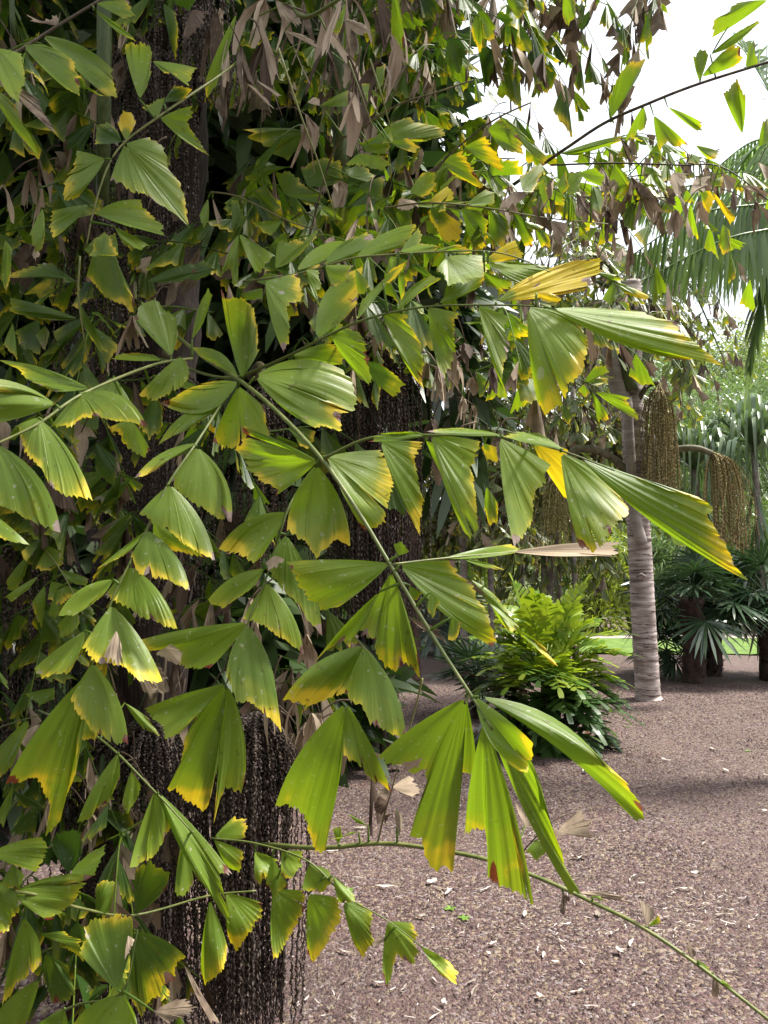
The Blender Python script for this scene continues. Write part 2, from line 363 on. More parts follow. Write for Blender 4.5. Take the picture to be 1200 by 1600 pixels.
# centre: the long frond that reaches down to the right
F_([(215, 470, 2.6), (300, 545, 2.1), (378, 597, 1.85), (440, 650, 1.72), (503, 718, 1.6), (560, 800, 1.52), (610, 883, 1.45), (680, 1000, 1.36), (735, 1085, 1.3), (770, 1140, 1.26)], .0075, .003, '''
377,592:345,450 352,463 365,462 383,470 397,480 402,505 406,545;y=.45 k=.1
398,588:537,578 556,600 559,622 555,642 533,647 533,674 510,668 496,672 480,652;y=.4 k=.75 bs=.16 bt=.1
372,588:301,543 312,556 335,570 360,582;y=.25 bs=.2 k=.5
373,597:250,630 270,622 290,608 318,598 340,595;y=.6 bs=.25 k=.9
372,603:332,692 350,701 370,698 385,680 400,678 422,686 416,640;y=.35 k=.2
497,720:405,685 374,662 384,683 364,703 385,718 383,733 405,750 423,762 432,774;y=.42 k=-.1 h=.3
494,726:448,830 460,838 478,848 494,873 510,858 523,847 547,852;y=.45 k=.15 bs=.1 bt=.1
511,713:598,703 602,715 613,745 616,762 611,785 605,802 605,818 582,831 567,827;y=.4 k=.8
610,880:445,878 458,898 470,922 478,938 492,942 503,953 530,948;y=.5 k=.3 h=.25
612,892:566,990 585,1003 590,1030 603,1045 618,1054 630,1037 646,1046 658,1066 655,1040;y=.55 k=-.05
592,925:492,1034 508,1018 530,1004 547,1003 562,985;y=.1 k=.1
624,883:711,876 715,897 740,914 744,935 768,962 772,985 777,1003 770,1011;y=.2 k=.45 bt=.06
728,1090:590,1183 605,1193 632,1198 640,1212 663,1205 668,1220 650,1270 638,1312 658,1312 664,1338 682,1367 692,1355 708,1362 714,1290 718,1205 735,1218 745,1215;y=.42 k=-.35 t=.6 bs=.05
756,1125:726,1305 742,1300 758,1296 763,1340 762,1372 778,1385 800,1395 818,1400 834,1415;y=.38 k=-.4 t=.55
758,1118:892,1398 907,1395 884,1357 878,1332 862,1290 850,1250;y=.3 k=-.35 t=.6 bs=.03 bt=.12
742,1088:832,1160 833,1185 825,1195 827,1212 815,1208;y=.45 k=.6 bt=.12
748,1088:947,1197 962,1210 984,1227 990,1240 1002,1255 1009,1278 997,1285 968,1258;y=.3 k=.8 bs=.12 bt=-.06
541,1097:430,1259 450,1263 467,1270 478,1285 485,1312 492,1330 508,1332 515,1290;y=.42 k=-.3 bs=.08
543,1100:537,1180 548,1190 560,1197 580,1218 600,1230 612,1238;y=.5 k=.1
568,1008:441,1094 460,1100 478,1104 510,1094 527,1088 538,1083;y=.45 k=.25 bs=.12
569,1010:538,1083 550,1098 565,1105 578,1130 597,1140 615,1150 635,1157;y=.45 k=.4 bt=.1
622,868:615,850 628,846 640,862;y=0 k=0
640,915:638,935 652,940 660,928;y=.6
672,925:668,955 678,966 688,940;y=.5
705,965:700,1000 712,1003 722,975;y=.6
590,935:560,985 575,1000 585,990;y=.1 d=1.6
''', d=None)
# its pinna to the right at the second node
F_([(506, 716, 1.6), (580, 684, 1.55), (680, 680, 1.5), (780, 683, 1.44), (870, 702, 1.38), (960, 735, 1.33)], .0042, .0016, '''
594,690:662,691 660,700 648,715 655,735 657,760 662,785 660,810 656,836 640,805;y=.35 k=.3
673,680:752,690 748,711 738,734 745,754 745,795 748,815 747,832 736,842 724,830;y=.5 k=.35
665,688:690,700 700,740 697,752;y=.3 k=-.4 d=1.56
668,681:575,690 590,677 620,675 650,674;y=.2 k=.9
780,684:862,727 852,742 855,757 836,777 833,805 827,828 815,842 804,857;y=.42 k=.45
830,686:888,703 885,740 893,782 880,775 860,745;y=.95 k=-.3 d=1.5
876,707:955,745 965,765 975,785 984,797 985,806 970,815 955,828 945,848 927,863 905,853;y=.48 k=.4
905,715:993,745 1040,765 1095,778 1118,795 1108,808 1125,835 1135,850 1147,872 1150,885 1172,909 1140,893;y=.4 k=.6 bs=.02 bt=.04
783,680:665,674 690,669 720,668 750,672;y=.1 k=1.2
880,702:785,681 810,674 840,676;y=.1 k=1.2
757,693:752,700 760,718 777,724 778,700;y=.9 d=1.55 k=-.2
760,760:757,800 765,822 778,818 780,790;y=.5 d=1.7 k=-.2
''')
# third-node pinna, half dry
F_([(614, 882, 1.45), (690, 873, 1.5), (800, 863, 1.56), (960, 856, 1.6)], .0035, .0015, '''
690,873:800,850 812,858 805,864;y=.1 k=1.6
800,862:968,847 965,858 972,870 930,868;dry=.9 k=1.0
720,872:775,884 792,891 770,890;y=.1 k=1.5
735,905:775,930 800,965 815,985 790,970;y=.3 dry=.4 d=1.6
760,930:785,975 800,990 808,985;y=.6 d=1.62
813,985:855,1015 873,1043 862,1036 845,1020;y=.75 d=1.6
700,890:745,915 765,940 735,915;dry=.8 d=1.6
640,965:690,985 697,1003 670,990;dry=.8 d=1.55
''')
# the frond above it, drooping leaflets along a level pinna
F_([(250, 560, 2.4), (345, 590, 2.1), (413, 573, 1.95), (517, 522, 1.85), (560, 503, 1.8), (613, 488, 1.76), (683, 478, 1.7), (797, 477, 1.6), (850, 480, 1.55)], .0055, .0018, '''
494,528:566,417 568,432 560,455 558,475 549,488 525,499;y=.4 k=.6 bs=.2 bt=.12
414,440:468,427 473,460 465,472 450,483 452,515 452,540 444,553;y=.35 k=.5 bt=.05
457,555:520,533 545,548 540,570 500,573;y=.15 k=.1 d=1.95
516,523:530,505 545,515 565,518 575,540 578,565 583,590 580,603 560,590 545,570;y=.45 k=.0
558,500:565,470 600,435 603,445 585,465;y=.1 k=.7
598,440:612,420 635,408 632,418 610,443;y=.75 k=.2
620,485:655,440 675,428 693,433 665,447 650,462;y=.4 k=.5 bs=.1
686,475:700,455 730,425 757,412 760,420 755,445 735,455;y=.2 k=.5
597,490:640,492 635,502 648,520 657,538 659,555 665,570 660,588 663,609 648,592;y=.38 k=.15
668,480:719,490 710,505 712,530 715,545 710,560 705,580 695,592 688,585;y=.38 k=.2
747,477:797,498 790,517 798,538 795,555 787,575 785,595 797,632 778,588;y=.4 k=.25
824,480:905,510 917,525 918,560 912,582 890,605 880,630 868,640 853,655 840,630;y=.52 k=.45 bs=.12
862,482:943,482 1000,486 1030,497 1064,504 1068,522 1088,535 1113,556 1128,571 1095,563 1057,562;y=.5 k=.6 bs=.02 bt=.05
775,472:838,452 862,418 905,405 940,403 938,415 942,425 925,432 928,448 910,455 860,458;y=.95 k=.3 bs=.1
838,458:862,458 878,466 876,474 850,472;y=.95 k=-.2
478,422:500,422 502,445 495,460 503,485 495,475;y=.3 k=.3
508,415:553,415 545,430 535,445 520,450;y=.35 k=.3
586,590:596,610 590,640 580,625;y=.3 d=2.1 t=.1 k=-.2
545,560:600,570 632,600 620,625 590,600;y=.2 d=2.2 t=.05 k=-.3
''')
# upper pinna of the same, bright in the light
F_([(380, 440, 2.2), (465, 428, 1.95), (520, 412, 1.88), (560, 402, 1.84), (640, 396, 1.78), (740, 392, 1.72), (800, 400, 1.68), (860, 425, 1.65)], .004, .0015, '''
463,423:534,375 546,380 549,383 528,400 526,400;y=.25 k=.6 bs=.15
507,413:560,368 578,360 586,365 598,380 560,395;y=.25 k=.6 bs=.12
556,401:640,352 648,350 650,356 642,372 634,384 605,395;y=.25 k=.6 bs=.1
625,394:655,355 660,366 657,383 640,385;y=.25 k=.3
624,393:660,380 690,385 680,395;y=.2 k=.8
680,392:715,382 737,390 735,396;y=.5 k=.6
700,400:760,400 765,425 740,440 700,445 683,420;y=.1 k=.9 t=.9
762,412:800,408 850,415 866,420 862,426 820,445 800,440;y=.05 k=.9 t=.9
755,410:793,380 805,375 812,385 825,395 815,405 790,405;y=.85 k=.3
705,470:735,430 758,412 757,425 755,445;y=.3 k=.4
757,425:800,440 803,445 785,455 760,450;y=.45 k=-.3
610,400:605,425 618,440 630,425 640,408;y=.2 k=.1
555,420:560,460 572,455 575,440;y=.3 k=.0
622,430:625,460 628,475 636,440;y=.3 k=0
640,410:670,420 680,440 660,430;y=.1 t=.1 k=-.3
''')
# left: the pinna hanging in steps down the left centre
F_([(350, 625, 1.85), (307, 692, 1.7), (262, 758, 1.62), (228, 830, 1.58), (200, 885, 1.55), (172, 945, 1.52), (143, 1033, 1.5), (120, 1090, 1.5)], .004, .002, '''
353,627:247,695 265,684 283,677 302,666 325,650;y=.25 k=.7 bs=.15
307,692:210,747 225,745 243,735 258,722 280,710;y=.3 k=.7 bs=.12
308,698:266,748 275,768 290,782 312,795 335,808 362,817;y=.35 k=.4 bt=.15
265,757:217,803 235,820 262,826 284,850 310,862 336,876;y=.38 k=.5 bt=.1
240,815:240,850 262,855 275,865 310,870 325,872;y=.6 k=.1 d=1.7
230,828:203,872 214,896 240,903 264,908 282,917 297,923;y=.4 k=.55 bt=.12
226,830:141,912 150,890 170,880 200,865;y=.35 k=.4
205,885:164,930 180,940 213,960 240,972 262,980 278,984;y=.42 k=.6 bt=.1
177,905:90,963 115,963 140,948 162,930;y=.35 k=.6 bs=.15
175,945:128,1013 143,1030 160,1036 193,1045 217,1062 240,1070 254,1064;y=.48 k=.6 bt=.06
133,985:53,1045 66,1060 87,1052 108,1053 127,1022;y=.35 k=.5
145,1035:110,1093 117,1113 142,1140 160,1152 174,1164 200,1163;y=.4 k=.5 bt=.1
140,1050:8,1225 30,1222 57,1213 68,1240 78,1260 70,1310 95,1280 105,1240 117,1215 120,1150;y=.4 k=-.2 bs=.05
125,1090:105,1150 115,1165 150,1160 155,1140;y=.4 k=.2 d=1.65
''')
# centre-left pinna
F_([(470, 760, 1.75), (447, 803, 1.7), (417, 900, 1.66), (388, 972, 1.62), (354, 1068, 1.58)], .004, .002, '''
449,800:341,858 355,865 375,870 395,882 410,868 425,845;y=.2 k=.5 bs=.15
413,888:325,937 335,948 350,950 370,935 395,920;y=.4 k=.5 bs=.12
417,910:380,965 395,975 415,985 440,1000 460,1013 475,1022;y=.4 k=.45 bt=.1
447,835:420,875 425,905 443,925 465,945 480,970 503,993;y=.4 k=.3 bt=.08
388,972:218,1000 228,1018 262,1015 280,1040 305,1047 326,1046;y=.32 k=.35 h=.2
388,975:353,1060 362,1082 371,1101 398,1100 420,1125 440,1145 432,1110;y=.35 k=.4 bs=.1 bt=.1
353,1068:224,1108 232,1122 247,1137 257,1157 282,1145 300,1120;y=.4 k=.1
354,1069:305,1122 285,1160 283,1190 260,1235 277,1240 287,1250 305,1262 314,1272 325,1262 340,1200 342,1160;y=.4 k=0
356,1070:343,1170 340,1215 334,1285 345,1245 352,1232 365,1237 377,1243 382,1222;y=.4 k=0 bt=.08
420,880:420,895 432,880 437,870;dry=.9 k=.2
''')
# far left pinna, near the camera
F_([(300, 560, 2.0), (240, 570, 1.85), (130, 615, 1.6), (60, 662, 1.5), (-30, 705, 1.42)], .0048, .003, '''
140,607:-5,562 25,575 40,592 62,602 85,612;y=.5 k=.8 bs=.06
87,632:-40,590 -45,640 0,661 22,655;y=.25 k=.6 bs=.1
125,614:78,668 100,668 112,666 127,657 152,654 187,659 205,660 230,667;y=.5 k=.7 bt=.22
178,588:148,610 160,628 185,640 214,648;y=.1 k=.4 d=1.75
205,655:170,668 188,690 200,700 215,712 225,718 236,705;y=.42 k=.3 d=1.75
60,652:22,667 34,684 38,710 63,733 77,760 103,779 132,780 145,783;y=.52 k=.6 bt=.08
-8,692:-40,760 0,790 30,805 60,820 80,828 95,833;y=.5 k=.65 bt=.14
-30,790:-20,830 10,845 30,850 47,852;y=.4 k=.5 d=1.4
268,557:208,493 220,468 240,462 256,480 276,495 279,518;y=.05 k=.4 d=2.0
280,557:217,617 230,625 245,628 258,620 280,610 298,590 296,570;y=.25 k=.4 d=1.9
253,563:170,560 190,553 210,550 235,552;y=.2 k=.7 d=2.0
300,530:312,475 325,450 333,460 320,500;y=.05 k=.2 d=2.0
122,470:130,490 155,525 170,550 160,555 135,520;y=.35 k=0 d=2.1
160,363:133,440 175,470 210,491 212,472 195,448 185,410;y=.15 k=.3 d=2.1
240,620:215,665 232,690 250,680 258,650;y=.3 t=.1 k=.1 d=2.0
100,690:75,715 90,740 112,720;y=.2 t=.1 d=1.9
300,640:280,660 300,672 325,650;y=.4 d=2.0
''')
# low left
F_([(60, 1110, 2.2), (150, 1150, 1.9), (240, 1235, 1.8), (300, 1300, 1.75)], .0045, .002, '''
185,1175:120,1287 140,1283 148,1268 165,1262 180,1235 187,1220;y=.3 k=.35 bs=.05
242,1235:202,1358 214,1355 228,1347 243,1338 254,1320 266,1293 272,1278;y=.35 k=.3
248,1238:310,1375 326,1395 345,1425 360,1447 352,1400 345,1370 363,1366;y=.25 k=.4 bs=.04
285,1315:273,1395 283,1407 293,1395 303,1378;y=.2 k=.2 d=1.9
205,1205:190,1260 200,1270 215,1250 222,1230;y=.1 k=.2 d=1.95
195,1098:225,1140 250,1150 235,1125;y=.1 d=2.0
''')
F_([(-40, 1400, 1.9), (40, 1395, 1.85), (130, 1420, 1.9), (210, 1430, 2.0), (325, 1400, 2.1), (400, 1392, 2.1)], .005, .003, '''
211,1428:212,1360 235,1345 268,1362 266,1375 255,1395 240,1410;y=.2 k=.4 t=.2
18,1397:144,1368 131,1387 115,1410 90,1428 74,1438;y=.35 k=.5 bs=.1
-20,1335:65,1308 77,1325 70,1340 55,1362 30,1352;y=.3 k=.5 bs=.06
-10,1375:30,1420 18,1435 15,1450 0,1465;y=.35 k=.4 bs=.2
110,1365:125,1345 140,1332 166,1318 160,1345 150,1368;y=.05 k=.5
107,1365:77,1318 90,1300 110,1295 128,1298 130,1330;y=0 k=.3 t=.05
150,1432:152,1380 165,1375 180,1378 177,1400 170,1425;y=.15 k=.3
37,1433:3,1572 15,1560 22,1545 40,1535 55,1520 65,1510;y=.3 k=.2 bt=.12
70,1490:68,1530 83,1572 100,1567 118,1555 108,1510;y=.3 k=.1 t=.2
62,1530:40,1600 0,1625 -10,1590;y=.1 k=.2 bt=.08
62,1460:100,1455 130,1470 125,1480;y=.2 k=.6
20,1350:0,1385 30,1390 40,1370;y=.3 k=.2
120,1440:95,1480 130,1500 140,1460;y=.05 k=.3 t=.15
''')
F_([(60, 1600, 1.8), (120, 1570, 1.75), (190, 1550, 1.7), (215, 1455, 1.75)], .004, .002, '''
183,1547:124,1490 133,1463 130,1445 155,1432 183,1427 207,1433 210,1460 198,1500;y=.25 k=.5 t=.3 h=.2
209,1455:291,1495 277,1512 273,1528 257,1541 252,1558 235,1562 222,1594 203,1560;y=.4 k=.1 t=.2 bs=.1
190,1553:115,1600 130,1640 180,1660 220,1640 215,1605;y=.3 k=.5 bs=.12 bt=.1
240,1580:280,1560 307,1572 290,1590 262,1598;dry=.95 k=.6
287,1505:325,1590 332,1604 345,1600 310,1550;dry=.95 k=.2
100,1575:60,1600 80,1640 110,1620;y=.1 k=.4
''')
# low pinna in front of the gravel
F_([(330, 1310, 2.0), (400, 1318, 1.95), (480, 1345, 1.9), (540, 1400, 1.86), (605, 1438, 1.82), (660, 1480, 1.8)], .0035, .0015, '''
335,1308:367,1275 387,1278 385,1295 382,1310;y=.2 k=.4
334,1312:380,1330 378,1350 372,1362 355,1355;y=.3 k=.3
353,1395:412,1412 408,1435 395,1455 370,1488 357,1468;y=.62 k=.3 d=2.05
328,1405:358,1490 345,1520 320,1543 313,1520;y=.5 k=.2 d=2.0
427,1390:475,1392 480,1415 470,1437 455,1462 440,1490 428,1500 424,1480;y=.52 k=.3
482,1397:525,1402 536,1422 533,1445 518,1460 505,1490 490,1508 481,1495;y=.55 k=.3
483,1350:515,1360 523,1380 500,1395 472,1390;y=.3 k=.4
440,1330:475,1330 473,1355 455,1375 440,1370;y=.35 dry=.35 k=.4
536,1410:570,1413 582,1425 580,1450 588,1475 575,1480 567,1497 555,1480;y=.48 k=.3
520,1368:555,1400 558,1412 530,1412;y=.2 k=.4
605,1440:650,1443 657,1465 645,1470 657,1490 648,1510 632,1500 620,1490 615,1515 605,1543 598,1530;y=.42 k=.2
657,1478:705,1505 718,1520 712,1537 690,1525;y=.35 k=.4
398,1330:437,1345 435,1365 415,1375 400,1383;y=.3 k=.4
425,1340:415,1385 430,1400 450,1385;y=.2 k=.3
600,1470:582,1480 590,1455;dry=.9
''')
# the almost bare frond lying out over the gravel
F_([(400, 1318, 2.3), (500, 1325, 2.2), (590, 1318, 2.15), (660, 1324, 2.1), (760, 1343, 2.03), (850, 1375, 1.95), (930, 1412, 1.88), (1005, 1450, 1.8), (1100, 1515, 1.72), (1260, 1640, 1.6)], .0085, .0045, '''
610,1240:598,1225 588,1240 592,1262;dry=.95
612,1230:640,1212 655,1232 645,1245;dry=.9 k=.9
560,1300:500,1312 530,1310 545,1300;y=.2 k=.8
575,1290:545,1272 555,1285;y=.2 k=.6
528,1320:520,1295 532,1290 535,1305;y=.2
620,1265:615,1285 625,1310 632,1280;dry=.6
880,1398:875,1425 882,1430 890,1402;dry=.9 t=.1
905,1395:960,1392 985,1410 930,1402;dry=.9 k=.8
925,1400:945,1408 938,1400;y=.2
1010,1448:1000,1405 1018,1412 1025,1425 1020,1435;dry=.95 k=.3
1012,1448:1030,1430 1032,1442;y=.6
1080,1500:1070,1470 1078,1472 1088,1490;dry=.95
1090,1500:1108,1512 1112,1525 1104,1518;y=.3
1125,1535:1130,1530 1145,1545;y=.4
1115,1520:1112,1560 1120,1570 1128,1540;dry=.95
870,1300:905,1265 925,1290 935,1312 915,1300;dry=.85 d=2.4 k=.7
820,1290:805,1255 830,1270 850,1300;dry=.8 d=2.4 k=.6
860,1290:845,1300 870,1318 885,1305;dry=.9 d=2.4 k=.8
''', dark=False)
F_([(590, 1318, 2.15), (600, 1275, 2.13), (612, 1235, 2.1), (622, 1195, 2.08)], .0035, .002, '''
606,1255:590,1240 585,1262 596,1275;dry=.9 t=.1
600,1275:603,1290 615,1270;dry=.9 t=.1
''', dark=True)
F_([(800, 1350, 2.4), (845, 1300, 2.4), (880, 1275, 2.42), (925, 1265, 2.45)], .003, .0015, '''
838,1310:822,1330 840,1345 855,1330;y=.2 k=.5
''', dark=True)
# upper left
F_([(-40, 120, 1.95), (0, 98, 1.95), (75, 50, 2.0), (140, 10, 2.05), (190, -20, 2.1)], .0055, .004, '''
37,73:80,75 105,85 120,100 125,122 122,148 105,140;y=.25 k=.4 bs=.12
65,55:178,110 180,128 186,153 170,155 160,140;y=.2 k=.4 bs=.1
-5,75:36,85 40,130 30,165 15,150 0,135;y=.15 k=.6 t=.9
-20,130:25,165 40,200 55,225 62,245 40,225;y=.3 k=.3
-10,118:60,155 90,205 88,212 65,165;dry=.8 k=.6
150,5:200,0 212,25 195,30 175,18;y=.35 k=.2
148,15:210,60 213,65 190,55;y=.4 k=.2
90,40:40,22 45,32 60,35 95,15;dry=.95 k=.6
25,140:10,125 -5,118 5,112;dry=.6
''', dark=True)
F_([(380, 90, 2.2), (340, 120, 2.05), (295, 150, 1.95), (247, 183, 1.9), (195, 222, 1.88), (168, 262, 1.86), (146, 330, 1.85), (135, 385, 1.85)], .0042, .002, '''
218,155:195,75 203,65 213,68 222,63 233,68 238,85 237,110 230,135;y=.4 k=.1 t=.8
238,95:258,115 280,118 295,135 300,120 310,107;y=.25 k=.9 t=.95
250,185:302,165 303,180 297,190 308,215 327,243 300,228;y=.42 k=.0 t=.7 bs=.05
247,183:222,168 240,158 258,150;y=.2 k=.3
195,225:235,214 260,234 262,262 283,288 293,312 297,356 268,330 213,300 172,283;y=.42 k=.1 t=.7
165,248:118,235 117,260 98,285 97,310 100,318 120,312 133,295;y=.2 k=.1 t=.5
190,222:147,225 150,195 165,188 182,200;y=.35 k=.1 t=.1
197,220:183,190 192,172 205,172 213,190;y=.75 k=.1
148,333:222,312 228,325 250,345 257,352 255,368 225,360;y=.3 k=.2 bs=.1
140,320:80,330 78,355 83,373 100,360;y=.55 k=.2
130,390:165,362 178,380 185,400 150,400;y=.25 k=.2
180,355:235,385 215,390 195,385;y=.2 k=.3
185,400:180,362 150,370 140,400;y=.2 k=.2
255,160:290,155 300,140 275,130;y=.5 k=.1 t=.1
''')
F_([(330, 300, 2.5), (365, 305, 2.35), (400, 320, 2.3), (450, 345, 2.25), (500, 360, 2.2)], .0035, .002, '''
365,360:362,312 372,312 378,330 385,340 380,350;y=.3 k=.2 t=.3
372,365:345,430 350,428 358,420 365,450 372,445 373,390;dry=.3 t=.95 y=.1 k=.4
373,365:400,428 408,425 430,400 420,395;y=.1 t=.95 k=.6
372,368:350,395 348,425 362,420;dry=.55 t=.9
430,420:435,375 460,372 480,375 496,357 499,360 480,385 462,405;y=.25 k=.3
440,345:395,348 410,365 422,370 430,362;y=.2 k=.3
410,450:375,460 385,470 410,470;y=.1 k=.1 t=.4
415,445:400,440 420,425 440,430;y=.1 k=.2
325,310:310,340 318,363 326,345;y=.1 dry=.3 k=.3
332,310:345,345 352,355 340,350;dry=.95
''', dark=True)
# upper centre: rows of darker leaflets below the crown
F_([(470, 420, 2.7), (520, 240, 2.6), (560, 205, 2.5), (620, 165, 2.45), (680, 145, 2.4), (740, 125, 2.4)], .005, .003, '''
575,225:618,188 640,183 690,200 695,212 670,220 640,215;y=.5 k=-.1 t=.6
610,222:640,215 655,230 650,240 625,232;y=.7 k=0
560,240:540,258 600,268 612,258 600,245;y=.2 t=.9 k=.2
572,238:560,222 590,215 610,215 608,240;y=.4 t=.5 k=0
600,215:598,225 615,222 612,205;y=.6
500,165:545,140 555,160 550,165;y=.1 k=.3 t=.8
480,290:470,262 505,245 535,250 535,285 510,292;y=.3 k=.3 t=.2
445,305:430,270 455,265 480,290 505,305 500,318 475,310;y=.25 k=.3 t=.3
420,310:400,300 415,290 440,325 430,335;y=.2 k=.3 t=.3
505,320:530,335 538,345 525,345 500,335;y=.4 k=.3 t=.9
545,275:538,262 565,255 585,275 580,285;y=.1 k=.5 t=.3
560,290:600,275 600,315 580,310;y=.1 k=.2 t=.2
620,330:640,325 645,360 630,365 618,350;y=.15 k=.1 t=.3
600,365:590,350 605,345 615,370 605,375;y=.7 k=.1
640,300:660,270 680,268 680,290 665,310;y=.3 k=.4 t=.9
625,310:620,325 635,330 655,325 650,315;dry=.95 k=.6
''', dark=True)
F_([(640, 330, 2.7), (690, 255, 2.6), (740, 210, 2.55), (780, 183, 2.5), (830, 160, 2.5)], .0045, .003, '''
690,250:725,235 733,255 740,265 755,290 750,295 710,275;y=.6 k=-.2 t=.8
725,230:760,212 768,225 783,250 785,268 770,260;y=.55 k=-.2 t=.5
762,202:782,185 800,200 812,215 820,235 818,242 790,238;y=.4 k=-.3 t=.4
780,182:800,190 835,225 855,245 852,258 845,255;y=.4 k=-.2
815,295:812,275 845,255 850,265 840,290 835,300 820,300;y=.4 k=.5 t=.9
640,320:680,310 735,315 700,325;y=.2 k=.4
665,320:700,290 712,300 710,312 690,315;y=.85 k=0
''', dark=True)
F_([(600, 325, 2.6), (670, 317, 2.5), (760, 325, 2.5), (850, 340, 2.5), (950, 350, 2.55)], .004, .002, '''
676,322:668,335 695,380 720,375 722,350 700,335;y=.75 k=-.2 dry=.4 t=.2
720,325:740,380 745,400 760,388 765,345 750,330;y=.45 k=-.3 t=.3
765,328:770,390 780,395 797,370 798,350 785,335;y=.35 k=-.3 t=.25
690,320:695,315 697,330 685,332;y=.7
730,318:760,295 775,300 770,318 755,322;y=.45 k=.2
800,330:820,385 835,390 830,350;y=.3 k=-.2 t=.2
835,350:845,385 860,390 860,370;y=.4 k=-.2 t=.3
860,345:872,385 885,370 890,350;dry=.95
800,300:780,325 790,330 825,305 820,300;dry=.85 k=.3
845,305:840,285 850,282 858,310 850,320;y=.6 k=0
870,290:885,265 890,290 880,305;y=.5 k=0 t=.7
885,300:890,270 912,268 905,300;y=.1 k=.5 t=.9
905,270:930,262 945,275 940,292 920,285;y=.4 k=0
890,305:888,345 900,348 902,320;y=.1 k=.1
925,290:925,330 940,335 942,300;y=.1 k=.2
900,300:905,335 925,342 920,320;dry=.9 t=.1
820,345:850,355 845,362 825,358;y=.6
''', dark=True)
# dead leaflets hanging from the crown
F_([(440, -30, 2.2), (470, 25, 2.15), (520, 5, 2.1), (560, -30, 2.1)], .008, .006, '''
430,0:440,30 465,43 485,35 480,18 455,10;dry=.9 k=.6
445,48:470,62 495,75 500,68 475,55;dry=.9 k=.6
405,25:412,70 420,90 425,135 438,130 435,105 420,75 415,40;dry=.95 t=.95 k=.2
533,0:500,80 498,90 512,85 515,55 530,35;dry=.6 t=.95 k=.4
540,5:520,50 528,57 535,40;dry=.3 t=.9 k=.4
510,48:512,65 540,98 545,85 535,70;dry=.95 t=.9 k=.5
535,30:560,55 580,50 575,40 550,30;dry=.9 k=.6
590,-5:592,30 597,80 605,85 612,40 610,-5;dry=.85 t=.1 k=.1 y=.6
610,50:622,90 635,105 632,85 620,65;dry=.95 k=.2
614,-10:612,55 628,78 632,60 625,-10;y=.15 k=-.2 t=.8
400,125:420,140 445,160 440,150;dry=.9 k=.3
385,130:420,165 430,172 410,145;dry=.7 y=.8 k=.2
480,160:490,152 502,155 500,165;dry=.95 t=.95 k=.6
370,20:318,135 325,150 340,130 350,95;dry=.4 t=.9 k=.3
355,60:345,110 350,140 358,130;dry=.8 t=.8
255,5:275,95 280,60 275,20;y=.1 k=0 t=.1
300,15:285,60 290,65 320,35 330,20;dry=.9 t=.1
655,155:645,160 648,165 668,130 672,100;dry=.9 t=.1 y=.3
590,140:588,105 602,100 600,130;y=.2 k=.2
570,150:565,130 578,130 575,160;y=.1 k=.2
''')
F_([(740, -20, 2.9), (735, 60, 2.85), (730, 120, 2.8)], .0025, .0015, '''
745,20:735,50 750,85 755,70 757,40;y=.6 k=-.2
750,25:755,60 765,68 775,55;y=.4 k=-.2
790,0:800,15 808,30 825,15 825,0;y=.65 k=-.3 d=2.9
835,0:838,15 850,22 852,5;y=.6 k=-.3 d=2.9
880,-5:880,30 888,42 900,25 900,-5;y=.45 k=-.3 d=2.9
700,60:695,100 720,115 730,80;y=0 k=-.3 t=.1
''')
# right: the rachis against the sky
F_([(800, 290, 3.3), (865, 245, 3.2), (890, 228, 3.15), (945, 192, 3.1), (1010, 163, 3.0), (1095, 130, 2.95), (1240, 85, 2.9)], .009, .006, '''
955,185:950,150 965,118 985,95 1010,90 1000,115 975,155;y=.3 k=-.3
1005,165:977,218 990,217 995,208 1008,205 1012,190;y=.45 k=-.4
1021,180:1030,235 1045,225 1055,230 1065,225 1077,228;y=.4 k=-.4
1043,167:1090,205 1098,203 1100,193;y=.4 k=-.3
875,240:970,212 972,220 940,232 900,243;y=.2 k=.3
1087,227:1125,237 1122,250 1105,248;y=.4 k=-.3
1096,120:1130,80 1148,68 1160,75 1163,90 1150,103 1130,110;y=.4 k=-.4
1110,88:1137,42 1140,40 1118,75;y=.1 k=-.2
1093,128:1083,88 1095,72 1103,78 1107,85;y=.1 k=-.3
1110,85:1160,45 1185,32 1187,35 1150,70;y=.1 k=-.3
1200,0:1110,60 1115,30 1135,20 1150,5;y=.2 k=-.3
1165,105:1172,65 1180,60 1185,100;y=.1 k=-.3
1160,210:1130,145 1138,140 1150,120 1165,150;y=.1 k=-.3 dry=.3
1185,230:1192,190 1200,180 1210,215;y=.3 k=-.2
''', dark=True)
F_([(860, 258, 3.3), (960, 255, 3.2), (1060, 258, 3.1), (1130, 262, 3.05), (1210, 320, 3.0)], .005, .003, '''
960,258:950,290 965,310 985,300 982,275;y=.4 k=-.2
985,275:1000,310 1030,315 1020,300;dry=.95 t=.2
1005,260:1010,272 1035,275 1030,265;y=.5
1050,270:1045,295 1060,310 1075,290 1080,272;dry=.95 t=.95 k=.4
1085,280:1078,305 1100,300 1110,275;dry=.95 t=.95 k=.5
1095,300:1100,325 1108,335 1117,310 1110,298;y=.8 k=-.2
1112,298:1135,340 1142,353 1150,347 1150,340 1130,318;y=.97 k=-.2
1110,285:1118,292 1128,290 1130,275;y=.6 dry=.4
1145,300:1140,330 1150,335 1158,315;dry=.9 t=.1
1130,350:1122,385 1130,400 1142,390 1140,360;y=.5 k=-.2
1020,270:1025,290 1045,310 1040,285;y=.2 t=.9 k=.4
1000,285:985,290 1005,310 1030,318;dry=.8 t=.3
1160,290:1180,300 1200,308 1190,292;dry=.95 t=.95
1040,310:1045,320 1060,318 1055,300;dry=.9 t=.1
940,260:930,282 945,305 955,285;dry=.9 t=.9 k=.4
1080,240:1075,255 1090,258 1097,248;y=.2
''', dark=True)
